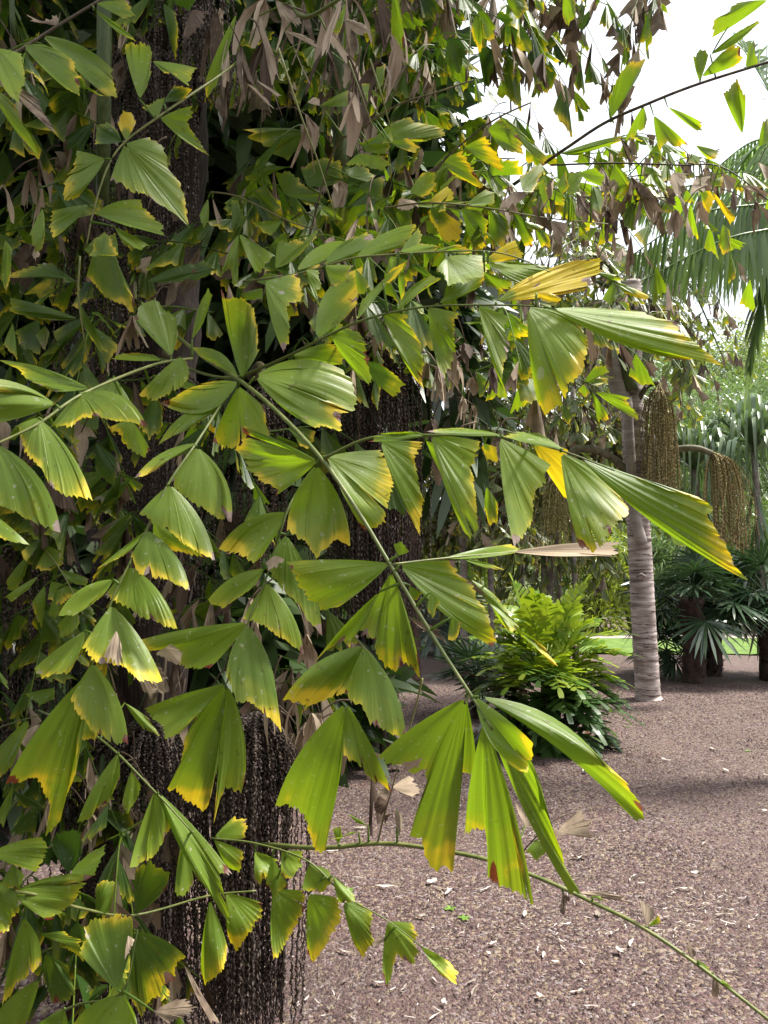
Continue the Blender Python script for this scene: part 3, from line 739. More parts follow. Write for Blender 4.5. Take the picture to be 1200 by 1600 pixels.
F_([(960, 440, 2.6), (985, 450, 2.6), (1000, 470, 2.6)], .003, .002, '''
958,440:940,470 955,478 965,455;y=.1 k=.1
960,440:1000,455 1015,463 1010,470 980,462;y=.7 k=.1
925,425:965,430 970,440;y=.2 k=.6
''', dark=True)
F_([(840, 560, 2.6), (880, 580, 2.55), (915, 597, 2.5), (935, 605, 2.5)], .003, .002, '''
912,598:930,572 950,570 955,580 935,588;y=.4 k=-.2 t=.3
912,598:935,590 950,590 948,598 930,604;y=.4 k=-.1 t=.3
912,600:903,610 915,622 922,615;y=.35 k=-.2
925,612:935,660 945,662 953,655;y=.4 k=-.2
930,612:985,622 982,630 1000,650 998,658 975,645;y=.45 k=-.1
880,630:878,655 890,665 896,655;y=.2 k=-.4 t=.1
800,555:815,595 828,592 832,575 825,565;y=.5 k=-.4 t=.2
''', dark=True)
# small shaded leaflets far left
F_([(10, 830, 2.4), (60, 850, 2.3), (100, 900, 2.25), (130, 960, 2.2)], .003, .002, '''
75,853:55,890 67,895 80,893 98,880 100,865;y=.3 k=.3
45,865:8,910 10,922 25,922 38,900;y=.25 k=.2
80,908:75,937 95,947 105,935 115,932 140,930;y=.25 k=.3
70,915:48,945 55,970 65,985 70,950;y=.15 k=.2
60,900:5,935 20,940 40,925;y=.1 k=.4
95,890:140,905 135,915 110,912;y=.1 k=.5
115,950:88,980 95,1000 120,985 125,965;y=.3 k=.3
85,1075:38,1085 60,1105 85,1095;y=.1 k=.3 t=.4
90,920:75,960 85,970 100,950;y=.1 k=.2
''')
F_([(-10, 1140, 2.2), (20, 1130, 2.15), (60, 1118, 2.1)], .003, .002, '''
42,1125:-20,1190 0,1215 20,1195 35,1160 47,1135;y=.3 k=.4
-30,1020:-10,1055 15,1080 12,1065;y=.1 k=.2
20,1230:-10,1285 5,1295 15,1265;y=.1
''')

EXTRA = '''
182,985:161,1030 166,1038 180,1040 192,1044 190,1010;dry=.95 t=1.1 d=1.475 k=.6
258,1012:245,1020 262,1032 282,1040 285,1020 270,1005;dry=.95 t=1.0 d=1.57 k=.3
430,868:414,880 420,892 435,886 444,874;dry=.95 t=.9 d=1.6 k=.3
500,1052:478,1058 482,1072 500,1068 504,1055;dry=.9 t=.5 d=1.44 k=.25
640,1190:625,1190 632,1205 655,1198 660,1184;dry=.95 t=.9 d=1.28 k=-.3
200,1462:195,1500 203,1490 210,1468;dry=.95 t=1.1 d=1.66 k=.5
215,1040:208,1065 230,1090 262,1085 268,1060 240,1035;dry=.9 t=.7 d=1.9 k=.3
120,440:5,435 20,425 78,408 95,425 102,430 95,442;y=.2 k=.5 d=2.2 t=.2
123,498:15,465 12,485 40,495 80,500;y=.1 k=.4 d=2.2 t=.15
110,520:60,560 55,590 80,570;y=.05 k=.2 d=2.3 t=.05
60,500:20,520 30,545 62,555 65,530;y=.1 k=.2 d=2.3 t=.1
20,505:5,540 28,565 25,545;y=.2 dry=.35 k=.2 d=2.15
70,510:55,525 70,548 78,520;dry=.5 k=.2 d=2.25
55,385:50,400 55,407 63,398;dry=.9 k=.2 d=2.1
8,375:2,440 10,460 18,430 20,390;y=.1 t=.8 k=.2 d=2.05
67,325:45,370 55,400 65,395 70,370;y=.1 k=.3 d=2.0 t=.8
230,440:265,420 300,410 310,425 285,440;y=.05 k=.3 d=2.3 t=.1
280,430:320,405 340,420 310,440;y=.05 k=.3 d=2.4 t=.1
150,690:185,720 180,760 150,740;y=.05 k=.1 d=2.2 t=.05
'''

PALM_BASE = gpt(215, 1640); PALM_BASE[2] = 0.0; PALM_BASE = np.array((-1.15, 3.6, 0.0))
palm = thing('fishtail_palm', 'huge fishtail palm with wedge shaped yellow edged leaflets filling the left side', 'palm tree', PALM_BASE)
MAXLEAF = 300
nleaf = 0; seed = 100
rest = MB()
for rach, r0, r1, dark, lines, dflt in FRONDS:
    P = np.array([at(*p) for p in rach])
    mb = MB(); tube(mb, spline(P, 6 * len(P)), r0 * .82, r1 * .85, 7, (0, R.random(), 0))
    fr = link('frond', mb.mesh('frond', M_RACHIS_DARK if dark else M_RACHIS), palm, palm)
    px = spline(np.array(rach, float), 60)
    for ln in lines:
        B, mg, op = parse(ln); seed += 1
        i = int(np.argmin((px[:, 0] - B[0]) ** 2 + (px[:, 1] - B[1]) ** 2))
        d = op.pop('d', px[i, 2])
        rr = random.Random(seed)
        op.setdefault('h', rr.uniform(-.35, .35)); op.setdefault('k', rr.uniform(.1, .5))
        op['y'] = op.get('y', .35) * (rr.uniform(.35, 1.2) if op.get('y', .35) < .6 else 1)
        lm = MB(); fan_leaf(lm, B, mg, d, seed, **op)
        q = px[i]; gap = math.hypot(q[0] - B[0], q[1] - B[1])
        if 3 < gap < 70:      # short stalk back to the rachis
            tube(lm, spline([at(*q), at((q[0] + B[0]) / 2, (q[1] + B[1]) / 2 - 1, (q[2] + d) / 2), at(B[0], B[1], d)], 5), .0034, .0019, 6, (0, .4, 0))
        if nleaf < MAXLEAF:
            link('leaflet', lm.mesh('leaflet', M_LEAF), fr); nleaf += 1
        else:
            o = rest.n
            rest.v += lm.v; rest.dat += lm.dat; rest.uv += lm.uv; rest.f += [tuple(a + o for a in f) for f in lm.f]; rest.n += lm.n
for ln in EXTRA.strip().splitlines():
    B, mg, op = parse(ln); seed += 1; d = op.pop('d'); fan_leaf(rest, B, mg, d, seed, **op)

# leaflets beyond the ones that can be told apart: pinnae placed through the crown's volume
def wedge(mb, B, ax, lat, L, wd, dat, rr, nu=11, nv=3, skew=None):
    """a fishtail leaflet in free space: base B, axis ax, side vector lat, straight sides and a bitten end"""
    ax = nrm(ax); lat = nrm(lat - ax * np.dot(lat, ax)); nor = np.cross(ax, lat)
    sk = rr.choice((-1, 1)) * rr.uniform(.1, .4) if skew is None else skew
    cup = rr.uniform(-.25, .25); dr = rr.uniform(0, .35)
    a = np.linspace(-1, 1, nu); ln = L * (1 - .12 * a * a + sk * a)
    jag = np.array([rr.uniform(-.16, .06) for _ in a]); jag[rr.randrange(nu)] -= rr.uniform(0, .25); jag[0] *= .2; jag[-1] *= .2
    if dat[2] > .5: jag *= 2.0; cup *= 3
    ln = ln * (1 + jag); plt = np.array([.035 * math.sin(i * 2.1) for i in range(nu)])
    V = []; uv = []
    for j in range(nv + 1):
        s = j / nv
        V.append(B + ax * (ln * s)[:, None] + lat * (a * wd * s ** .92)[:, None] + nor * ((cup * a * a + plt) * s * L)[:, None] + np.array((0, 0, -dr * s * s * L)))
        uv.append(np.stack([(a + 1), np.full(nu, .03 + .97 * s)], 1))
    F = [(j * nu + i, j * nu + i + 1, (j + 1) * nu + i + 1, (j + 1) * nu + i) for j in range(nv) for i in range(nu - 1)]
    mb.add(np.concatenate(V), F, dat, np.concatenate(uv))
def pinna(mb, P, L, rr, n=None, tone=None, dryp=.12, yel=(.0, .3), r=.003, hang=0., thin=1.):
    C = spline(P, 24); tube(mb, C, r, r * .5, 5, (0, rr.random(), rr.choice((0, 0, .4))))
    ln = np.linalg.norm(np.diff(C, axis=0), axis=1).sum(); n = n or max(4, int(ln / (L * .36)))
    T = np.gradient(C, axis=0)
    for i in range(n):
        f = (i + .6) / n; j = min(23, int(f * 23)); t = nrm(T[j])
        side = nrm(np.cross(t, np.array((0, 0, 1.)))) * (1 if i % 2 else -1)
        up = np.cross(side, t)
        dry = 1 if rr.random() < dryp else 0
        hg = hang + (1.2 if dry else 0)
        ax = t * rr.uniform(.3, .9) + side * rr.uniform(.5, 1) + np.array((0, 0, -rr.uniform(.1, 1.1) - hg)) + np.array([rr.uniform(-.3, .3) for _ in range(3)])
        lat = t + side * rr.uniform(-.4, .4) + up * rr.uniform(-.5, .5)
        l = L * rr.uniform(.65, 1.15) * (1 - .25 * f)
        wedge(mb, C[j], ax, lat, l, l * rr.uniform(.22, .46) * (rr.uniform(.3, .7) if dry else 1) * thin,
              (rr.uniform(*yel), rr.random() if tone is None or dry else min(1, max(0, tone + rr.uniform(-.2, .2))), dry), rr)
rr = random.Random(11)
def fill(n, xr, yr, dr, L, tone=None, dryp=.12, hang=.2, thin=1.):  # low tone: older darker green, with the crown's inner shade put into the colour
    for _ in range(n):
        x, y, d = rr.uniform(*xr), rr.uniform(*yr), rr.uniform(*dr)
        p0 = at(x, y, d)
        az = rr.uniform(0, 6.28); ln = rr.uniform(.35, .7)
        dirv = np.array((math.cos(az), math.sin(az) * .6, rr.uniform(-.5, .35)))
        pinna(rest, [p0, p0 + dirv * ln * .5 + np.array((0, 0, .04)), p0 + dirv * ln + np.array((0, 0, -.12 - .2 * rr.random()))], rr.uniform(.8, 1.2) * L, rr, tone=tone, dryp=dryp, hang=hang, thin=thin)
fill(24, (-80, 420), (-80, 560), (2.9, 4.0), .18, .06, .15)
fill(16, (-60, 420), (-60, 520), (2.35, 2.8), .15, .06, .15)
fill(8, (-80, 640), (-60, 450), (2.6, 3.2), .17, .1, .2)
fill(40, (380, 740), (-60, 400), (2.8, 4.2), .18, .15, .2, .4, .9)
fill(12, (640, 830), (150, 400), (3.2, 4.2), .17, .4, .2)
fill(15, (640, 820), (-80, 90), (3.2, 4.2), .19, .08, .45, .8, .9)
fill(9, (800, 960), (-80, 50), (3.4, 4.4), .15, .1, .5, 1.1, .7)
fill(5, (1000, 1100), (-60, 20), (3.6, 4.4), .14, .3, .5, 1.6, .4)
fill(10, (820, 960), (230, 340), (3.2, 4.0), .15, .5, .25)
fill(7, (960, 1180), (250, 310), (3.2, 3.8), .12, .5, .6)
fill(28, (-90, 250), (560, 1250), (2.1, 2.9), .14, .1, .15)
fill(16, (-90, 200), (1200, 1640), (2.1, 2.6), .14, .08, .2)
fill(10, (230, 560), (340, 720), (2.5, 3.0), .16, .1, .3)
fill(7, (300, 520), (780, 1080), (2.4, 2.9), .15, .2, .9)
fill(6, (640, 820), (400, 640), (2.6, 3.2), .14, .3, .5)
# dead leaflets shredded to curled strips, hanging in bunches from their stalks
def shred(mb, p, L, rr, n=4, tone=None):
    st = p + np.array((rr.uniform(-.12, .12), rr.uniform(-.05, .1), rr.uniform(.03, .12)))
    tube(mb, spline([st, (st + p) / 2 + np.array((0, 0, .02)), p], 6), .003, .002, 4, (0, .3, .9))
    tn = rr.choice((.1, .3, 1.0, 1.1, 1.2)) if tone is None else tone
    for k in range(n):
        l = L * rr.uniform(.5, 1.2); m = 9; a = rr.uniform(0, 6.28); tw = rr.uniform(-2.5, 2.5); sp = rr.uniform(.05, .5); cu = rr.uniform(-.35, .35); w0 = rr.choice((rr.uniform(.003, .009), rr.uniform(.010, .024)))
        V = []; uv = []
        for i in range(m):
            f = i / (m - 1); c = p + np.array((math.cos(a) * sp * l * f + cu * l * math.sin(3 * f) * .3, math.sin(a) * sp * l * f, -l * f + .25 * sp * l * math.sin(math.pi * f)))
            an = a + 1.57 + tw * f; sd_ = np.array((math.cos(an), math.sin(an), .25 * math.sin(5 * f + a))); wd = w0 * (math.sin(math.pi * min(1, .12 + f * .8)) ** .7) * rr.uniform(.75, 1.25)
            V += [c - sd_ * wd, c + np.array((.3 * wd, .4 * wd, 0)), c + sd_ * wd]; uv += [(0, f), (.5, f), (1, f)]
        mb.add(V, [(3 * i + j, 3 * i + j + 1, 3 * i + j + 4, 3 * i + j + 3) for i in range(m - 1) for j in (0, 1)], (0, min(1, max(0, tn + rr.uniform(-.25, .25))), 1), uv)
for n_, xr, yr, dr_, L_ in ((24, (330, 640), (-30, 150), (2.1, 2.9), .17), (10, (-20, 330), (0, 330), (2.2, 2.9), .15), (8, (300, 640), (150, 400), (2.3, 3.0), .14), (10, (640, 800), (-20, 330), (2.7, 3.6), .17), (20, (830, 1190), (240, 330), (2.9, 3.4), .11),
                            (14, (640, 800), (520, 700), (2.3, 3.0), .10), (12, (420, 500), (1080, 1150), (2.25, 2.5), .13), (12, (180, 480), (880, 1120), (2.2, 2.6), .14), (7, (0, 240), (400, 760), (2.2, 2.6), .12), (12, (20, 240), (1180, 1400), (2.2, 2.6), .13)):
    for _ in range(n_): shred(rest, at(rr.uniform(*xr), rr.uniform(*yr), rr.uniform(*dr_)), L_, rr, rr.randint(2, 5))
# the crown overhead, out of the picture, that keeps the inside of the palm dark
for i in range(860):
    a = rr.uniform(0, 6.28); q = math.sqrt(rr.random()); p0 = np.array((-1.5 + 2.7 * q * math.cos(a), 2.2 + 4.2 * q * math.sin(a), 0))
    p0[2] = max(3.5, 1.6 + .76 * p0[1] + 1.1) + rr.uniform(0, 1.0)
    if p0[1] < 1.9 or p0[0] > .9 or (p0[0] > .3 and p0[1] > 3.6): continue
    b = rr.uniform(0, 6.28); ln = rr.uniform(.7, 1.1); dv = np.array((math.cos(b), math.sin(b), rr.uniform(-.1, .3)))
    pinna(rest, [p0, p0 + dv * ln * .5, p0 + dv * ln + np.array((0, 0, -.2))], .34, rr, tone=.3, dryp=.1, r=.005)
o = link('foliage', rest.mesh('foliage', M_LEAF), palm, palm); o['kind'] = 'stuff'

# trunk with old leaf bases, green petioles
mb = MB()
tp = np.array([PALM_BASE + np.array((0, 0, -.05)), PALM_BASE + np.array((.02, 0, 1.5)), PALM_BASE + np.array((.05, .1, 3.2)), PALM_BASE + np.array((.1, .15, 5.2))])
C = spline(tp, 60); radii = [.24 - .0012 * i + .012 * math.sin(i * 1.3) + rr.uniform(-.006, .006) for i in range(60)]
tube(mb, C, .2, .2, 22, (0, .3, 0), radii=radii)
for i in range(70):        # torn leaf-base slats
    a = rr.uniform(0, 6.28); z = rr.uniform(.1, 4.6); rb = .235
    p0 = PALM_BASE + np.array((math.cos(a) * rb, math.sin(a) * rb, z)); q = np.array((math.cos(a), math.sin(a), 0)); tt = np.array((-math.sin(a), math.cos(a), 0))
    l = rr.uniform(.2, .55); w_ = rr.uniform(.02, .06); ou = rr.uniform(.02, .12)
    mb.add([p0 - tt * w_, p0 + tt * w_, p0 + q * ou * .5 + tt * w_ * .8 + np.array((0, 0, l * .6)), p0 + q * ou * .5 - tt * w_ * .8 + np.array((0, 0, l * .6)), p0 + q * ou + np.array((0, 0, l)) + tt * rr.uniform(-.02, .02)],
           [(0, 1, 2, 3), (3, 2, 4)], (0, rr.random(), 0))
link('trunk', mb.mesh('trunk', M_FIBRE), palm, palm)
for pts, ra in (([(163, -40, 2.5), (163, 100, 2.5), (162, 200, 2.55), (160, 330, 2.7)], .024), ([(18, -40, 2.3), (20, 40, 2.3), (24, 66, 2.35)], .008),
                ([(525, -60, 3.0), (528, 120, 3.0), (532, 260, 3.1)], .03)):
    mb = MB(); tube(mb, spline([at(*p) for p in pts], 14), ra, ra * .9, 10, (0, .3, 0)); link('petiole', mb.mesh('petiole', M_STEM), palm, palm)
for pts in ([(435, 75, 2.0), (470, 180, 2.02), (498, 255, 2.05), (525, 340, 2.1)], [(545, 95, 2.2), (565, 150, 2.2), (583, 200, 2.25)], [(578, 92, 2.1), (595, 145, 2.1), (610, 200, 2.15)], [(735, 40, 2.5), (733, 85, 2.5), (730, 110, 2.5)],
            [(125, 400, 2.05), (123, 470, 2.05), (138, 565, 2.1)], [(660, 1060, 1.9), (648, 1110, 1.92), (625, 1190, 1.95)]):
    mb = MB(); tube(mb, spline([at(*p) for p in pts], 12), .0028, .0018, 6, (0, .8, 0)); link('rachis', mb.mesh('rachis', M_RACHIS), palm, palm)

# spent flower clusters: beaded strands falling like mops
def mop(parent, root, apex, x0, x1, ytop, ybot, d, n, mat, depth=.16, bead=.003, rr=rr, stalk=None, stalk_r=.022, tap=.0, step=.0065, name='inflorescence', loose=.9):
    A = at(*apex, d)
    sm = MB()
    sp = spline([at(*p) for p in stalk], 16) if stalk else spline([A + np.array((-.1, .35, .12)), A + np.array((-.03, .12, .1)), A], 10)
    tube(sm, sp, stalk_r, stalk_r * .75, 9, (0, .6, 0))
    par = link(name, sm.mesh(name, M_RACHIS_DARK if mat is M_STRAND else M_FARSTALK), parent, root)
    mb = MB()
    for i in range(n):
        f = min(1.12, max(-.12, .5 + rr.gauss(0, .27)))
        xt = x0 + (x1 - x0) * f; off = rr.uniform(-depth, depth) * math.sin(math.pi * min(.9, max(.1, f))) 
        dd = d + off
        yb = ybot - rr.uniform(0, .22) ** 1.0 * rr.random() * (ybot - ytop)
        xb = xt + (.5 * (x0 + x1) - xt) * tap + rr.uniform(-9, 9)
        sh = ytop + abs(f - .5) ** 2 * 90 + rr.uniform(0, 20) + (rr.uniform(0, 90) if rr.random() < .3 else 0)
        P = spline([A, at(apex[0] + (xt - apex[0]) * .7, apex[1] + (sh - apex[1]) * .45, d + off * .7), at(xt, sh + 25, dd), at(.5 * (xt + xb) + rr.uniform(-3, 3), .5 * (sh + yb), dd + rr.uniform(-.02, .02)), at(xb, yb, dd)], 26)
        ln = np.linalg.norm(np.diff(P, axis=0), axis=1).sum(); m = max(8, int(ln / step))
        P = spline(P[::3], m)
        rad = bead * np.where(np.arange(m) % 2, 1.5, .45) * NP.uniform(.7, 1.3, m)
        P = P + NP.normal(0, bead * loose, P.shape)
        tn = np.repeat(np.clip(rr.random() * .5 + np.where(np.arange(m) % 2, .55, -.1), 0, 1), 3)
        tube(mb, P, bead, bead, 3, np.stack([tn * 0, tn, tn * 0], 1), radii=rad, cap=False)
    s = link('strands', mb.mesh('strands', mat), par); s['kind'] = 'stuff'
mop(palm, palm, (400, 1112), 290, 462, 1180, 1640, 2.35, 190, M_STRAND, tap=.15)
mop(palm, palm, (235, 1120), 110, 330, 1190, 1640, 2.55, 170, M_STRAND)
mop(palm, palm, (600, 520), 500, 655, 560, 1030, 3.0, 150, M_STRAND)
mop(palm, palm, (150, 330), 95, 215, 380, 600, 2.6, 60, M_STRAND)
mop(palm, palm, (310, -60), 235, 360, -20, 180, 2.7, 60, M_STRAND)
mop(palm, palm, (215, 60), 150, 300, 110, 420, 3.0, 90, M_STRAND)
mop(palm, palm, (260, 560), 170, 320, 620, 1010, 3.05, 90, M_STRAND)
mop(palm, palm, (410, 600), 340, 470, 650, 900, 2.8, 60, M_STRAND)
mop(palm, palm, (60, 830), -60, 120, 900, 1250, 2.7, 60, M_STRAND)

# ------------------------------------------------------------------ background planting
M_FARSTALK = plain('flower_stalk', (.06, .055, .03), (.16, .15, .09), 14, .7, .3, .01)
M_GOLD = plain('golden_fruit_strand', (.12, .095, .04), (.40, .33, .16), 20, .8, .4, .01)
M_GREENSTRAND = plain('green_fruit_strand', (.2, .17, .06), (.46, .41, .18), 20, .8, .4, .01)
M_TRUNK = plain('ringed_grey_trunk', (.17, .13, .115), (.55, .475, .44), 3.0, .8, .6, .02, (1.0, 1.0, 7.0))
M_DARKTRUNK = plain('shaggy_brown_trunk', (.03, .02, .016), (.10, .065, .05), 9, .9, .7, .03, (1, 1, .5))
M_GREYTRUNK = plain('pale_trunk', (.22, .19, .17), (.38, .34, .31), 4, .8, .4, .02, (1, 1, 4))
B_BRIGHT = plain('bright_palm_blade', (.10, .21, .025), (.30, .38, .045), 5, .36, .1, .002, None, .5, ((.36, .48, .02), .4))
B_DEEP = plain('deep_palm_blade', (.03, .075, .022), (.07, .13, .035), 5, .3, .1, .002, None, .6, ((.09, .18, .02), .25))
B_FAN = plain('fan_palm_blade', (.025, .06, .028), (.06, .105, .05), 5, .26, .1, .002, None, .7, ((.06, .13, .03), .2))
B_SILVER = plain('silver_fan_blade', (.10, .14, .12), (.2, .25, .21), 5, .4, .1, .002, None, .5, ((.14, .2, .12), .2))
B_FEATHER = plain('feather_palm_blade', (.08, .14, .05), (.17, .25, .10), 5, .33, .1, .002, None, .5, ((.26, .40, .10), .5))
B_PALE = plain('pale_shrub_blade', (.11, .17, .07), (.2, .28, .12), 2, .34, .1, .002, None, .5, ((.2, .32, .07), .35))
B_MID = plain('mid_shrub_blade', (.06, .11, .03), (.13, .18, .055), 2, .38, .1, .002, None, .5, ((.14, .24, .03), .3))
B_YELLOW = plain('yellow_green_blade', (.15, .22, .02), (.32, .36, .04), 2, .4, .1, .002, None, .5, ((.35, .42, .03), .4))
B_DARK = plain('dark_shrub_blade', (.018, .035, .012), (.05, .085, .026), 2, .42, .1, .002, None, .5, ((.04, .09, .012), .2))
B_STRAP = plain('strap_leaf_blade', (.07, .12, .06), (.15, .21, .11), 3, .3, .1, .002, None, .6, ((.12, .2, .05), .25))
B_DRY = plain('dry_palm_blade', (.16, .10, .06), (.34, .25, .17), 5, .7, .2, .002, None, .3, ((.25, .14, .06), .25))
M_TWIG = plain('twig', (.05, .04, .03), (.13, .11, .08), 12, .85, .3, .01)

def blades(mb, B, D, L, W, droop=.25, up=None, tone=None, prof=(.55, 1.0, .75, .06)):
    """many leaf blades at once: bases B, directions D, lengths L, widths W, folded a little and drooping"""
    B = np.asarray(B, float); n = len(B); D = np.asarray(D, float); D = D / (np.linalg.norm(D, axis=1, keepdims=True) + 1e-9)
    L = np.broadcast_to(np.asarray(L, float), (n,)); W = np.broadcast_to(np.asarray(W, float), (n,)); dr = np.broadcast_to(np.asarray(droop, float), (n,))
    rf = np.tile(np.array((0, 0, 1.)), (n, 1)) if up is None else np.asarray(up, float)
    sd_ = np.cross(D, rf); ln = np.linalg.norm(sd_, axis=1, keepdims=True); sd_ = np.where(ln < .05, np.array((1., 0, 0)), sd_ / (ln + 1e-9))
    rows = []
    for k, pf in zip((0., .35, .72, 1.), prof):
        c = B + D * (L * k)[:, None]; c = c + np.array((0, 0, -1.)) * (dr * L * k * k)[:, None]
        e = sd_ * (W * pf * .5)[:, None]
        rows += [c - e, c + e]
    V = np.stack(rows, 1).reshape(-1, 3)
    F = []
    for i in range(n):
        o = 8 * i
        F += [(o, o + 1, o + 3, o + 2), (o + 2, o + 3, o + 5, o + 4), (o + 4, o + 5, o + 7, o + 6)]
    o0 = mb.n; mb.v.append(V); mb.f.extend([tuple(a + o0 for a in f) for f in F]) ; mb.n += len(V)
    tn = NP.random(n) if tone is None else np.broadcast_to(tone, (n,))
    mb.dat.append(np.repeat(np.stack([np.zeros(n), tn, np.zeros(n)], 1), 8, axis=0)); mb.uv.append(np.zeros((8 * n, 3)))

def feather(mb, P, n, L, W, spread=.9, droop=.3, r=.008, tone=None, fwd=.6, jit=.12, taper=True, prof=(.55, 1.0, .75, .06), hang=0.):
    C = spline(P, 40); tube(mb, C, r, r * .35, 5, (0, .7, 0), cap=False)
    T = np.gradient(C, axis=0); B = []; D = []; LL = []; U = []
    for i in range(n):
        f = .12 + .88 * (i + .5) / n; j = min(39, int(f * 39)); t = nrm(T[j])
        s = np.cross(t, np.array((0, 0, 1.))); s = nrm(s) if np.linalg.norm(s) > .05 else np.array((1., 0, 0)); u = np.cross(s, t)
        for sg in (-1, 1):
            B.append(C[j]); D.append(t * fwd + s * sg * spread + u * .25 + np.array((0, 0, -hang)) + NP.normal(0, jit, 3))
            LL.append(L * (math.sin(math.pi * (.18 + .75 * f)) if taper else 1) * R.uniform(.88, 1.08)); U.append(u + s * sg * .3)
    B.append(C[-1]); D.append(T[-1]); LL.append(L * .6); U.append((0, 0, 1.))
    blades(mb, B, D, LL, W, droop, U, tone, prof)

def fanleaf(mb, base, hub, out, rad, nseg=26, spread=2.4, W=None, droop=.2, tone=None, pr=.012):
    """a palmate leaf: petiole from base to hub, pleated segments spread round the direction out"""
    base, hub, out = (np.asarray(a, float) for a in (base, hub, out)); out = nrm(out)
    tube(mb, spline([base, (base + hub) / 2 + np.array((0, 0, .05)), hub], 8), pr, pr * .6, 5, (0, .8, 0), cap=False)
    s = np.cross(out, np.array((0, 0, 1.))); s = nrm(s) if np.linalg.norm(s) > .05 else np.array((1., 0, 0)); u = np.cross(s, out)
    a = np.linspace(-spread, spread, nseg) + NP.normal(0, .02, nseg)
    D = np.cos(a)[:, None] * out + np.sin(a)[:, None] * s + u * (.12 * np.where(np.arange(nseg) % 2, 1, -1))[:, None] * .5 + NP.normal(0, .03, (nseg, 3))
    ra = rad * (1 - .22 * (np.abs(a) / spread) ** 2) * NP.uniform(.9, 1.06, nseg)
    wd = (2 * spread / nseg) * rad * .62 if W is None else W
    blades(mb, np.tile(hub, (nseg, 1)), D, ra, wd, droop, np.tile(u, (nseg, 1)) + NP.normal(0, .25, (nseg, 3)), tone, (.08, .62, .8, .05))

def ring_trunk(mb, P, r0, r1, n=70, sides=18, ring=.16, amp=.05, seed=1):
    C = spline(P, n); L = np.concatenate([[0], np.cumsum(np.linalg.norm(np.diff(C, axis=0), axis=1))]); q = random.Random(seed); rad = []; nx = q.uniform(.5, 1) * ring
    last = 0
    for i in range(n):
        rr_ = r0 + (r1 - r0) * i / (n - 1); ph = L[i] - last
        if ph > nx: last = L[i]; nx = q.uniform(.6, 1.3) * ring; ph = 0
        rad.append(rr_ * (1 + amp * (.5 - min(1, ph / nx)) + (.02 if ph == 0 else 0)))
    rad[0] *= 1.22; rad[1] *= 1.12; rad[2] *= 1.05
    tube(mb, C, r0, r1, sides, (0, .5, 0), radii=rad)

# --- the second fishtail palm, ringed grey trunk
D2 = 10.1
b2 = gpt(1013, 1092); D2 = 10.05
p2 = thing('fishtail_palm', 'fishtail palm with a straight ringed grey trunk standing on the gravel at right', 'palm tree', (b2[0], b2[1], 0))
mb = MB()
ring_trunk(mb, [at(1013, 1094, D2), at(1005, 960, D2), at(1000, 860, D2), at(992, 740, D2), at(987, 600, D2), at(985, 440, D2)], .158, .135, 220, 22, .13, .022, 4)
tr2 = link('trunk', mb.mesh('trunk', M_TRUNK), p2, p2)
rs = MB(); r9 = random.Random(44); yy = 1084.0
while yy > 640:      # old leaf scars, each a thin uneven ring
    xc = np.interp(yy, [600, 740, 860, 960, 1094], [987, 992, 1000, 1005, 1013]); c = at(xc, yy, D2); ra = .1585 - .023 * (1094 - yy) / 650; tl = r9.uniform(-.03, .03)
    an = r9.uniform(2.5, 4.6) + np.linspace(0, r9.uniform(1.2, 6.28), 25)
    tube(rs, np.stack([c[0] + ra * np.cos(an), c[1] + ra * np.sin(an), c[2] + tl * np.cos(an) + NP.normal(0, .004, 25)], 1), .006, .006, 4, (0, .2, 0), radii=np.abs(NP.normal(.0035, .0025, 25)) + .0008, cap=False)
    yy -= r9.choice((5, 8, 12, 15, 22))
link('ring_scars', rs.mesh('ring_scars', plain('ring_scar', (.07, .05, .042), (.2, .16, .14), 20, .9, .3, .01)), tr2)
for pts, ra, mt in (([(1003, 850, D2 - .15), (992, 800, D2 - .16), (984, 700, D2 - .17), (980, 620, D2 - .2)], .075, M_GREYTRUNK), ([(1012, 800, D2 - .1), (1016, 740, D2 - .12), (1018, 680, D2 - .12)], .07, M_GREYTRUNK),
                    ([(985, 610, D2 - .15), (980, 560, D2 - .2), (974, 500, D2 - .2), (960, 440, D2 - .1)], .1, M_STEM), ([(985, 590, D2), (1005, 560, D2), (1030, 520, D2 + .1)], .09, M_STEM), ([(975, 640, D2 - .1), (955, 560, D2 - .1), (948, 500, D2)], .12, M_GREYTRUNK)):
    mb = MB(); tube(mb, spline([at(*p) for p in pts], 14), ra, ra * .8, 10, (0, .5, 0)); link('leaf_base', mb.mesh('leaf_base', mt), p2, p2)
mb = MB(); c = at(1001, 897, D2 - .165); tube(mb, [c + np.array((-.055, 0, -.03)), c + np.array((0, -.03, .0)), c + np.array((.055, 0, -.03))], .02, .016, 7, (0, .2, 0)); link('scar', mb.mesh('scar', M_GREYTRUNK), p2, p2)
def far_frond(root, P, npin, L, rr, plen, tone=.5, dryp=.1, yel=(0, .25), mat=None):
    C = spline(P, 30); fm = MB(); tube(fm, C, .03, .008, 6, (0, .5, 0)); fr = link('frond', fm.mesh('frond', M_STEM), root, root)
    lm = MB(); T = np.gradient(C, axis=0)
    for i in range(npin):
        f = .2 + .8 * (i + .5) / npin; j = min(29, int(f * 29)); t = nrm(T[j]); s = nrm(np.cross(t, np.array((0, 0, 1.)))) * (1 if i % 2 else -1)
        ln = plen * rr.uniform(.7, 1.1) * (1.15 - .5 * f); d = nrm(t * .6 + s)
        pinna(lm, [C[j], C[j] + d * ln * .5 + np.array((0, 0, .03)), C[j] + d * ln + np.array((0, 0, -ln * rr.uniform(.25, .8)))], L, rr, tone=tone, dryp=dryp, yel=yel, r=.007)
    o = link('leaflets', lm.mesh('leaflets', mat or M_FAR), fr); o['kind'] = 'stuff'
r2 = random.Random(5)
crown = (985, 460, D2)
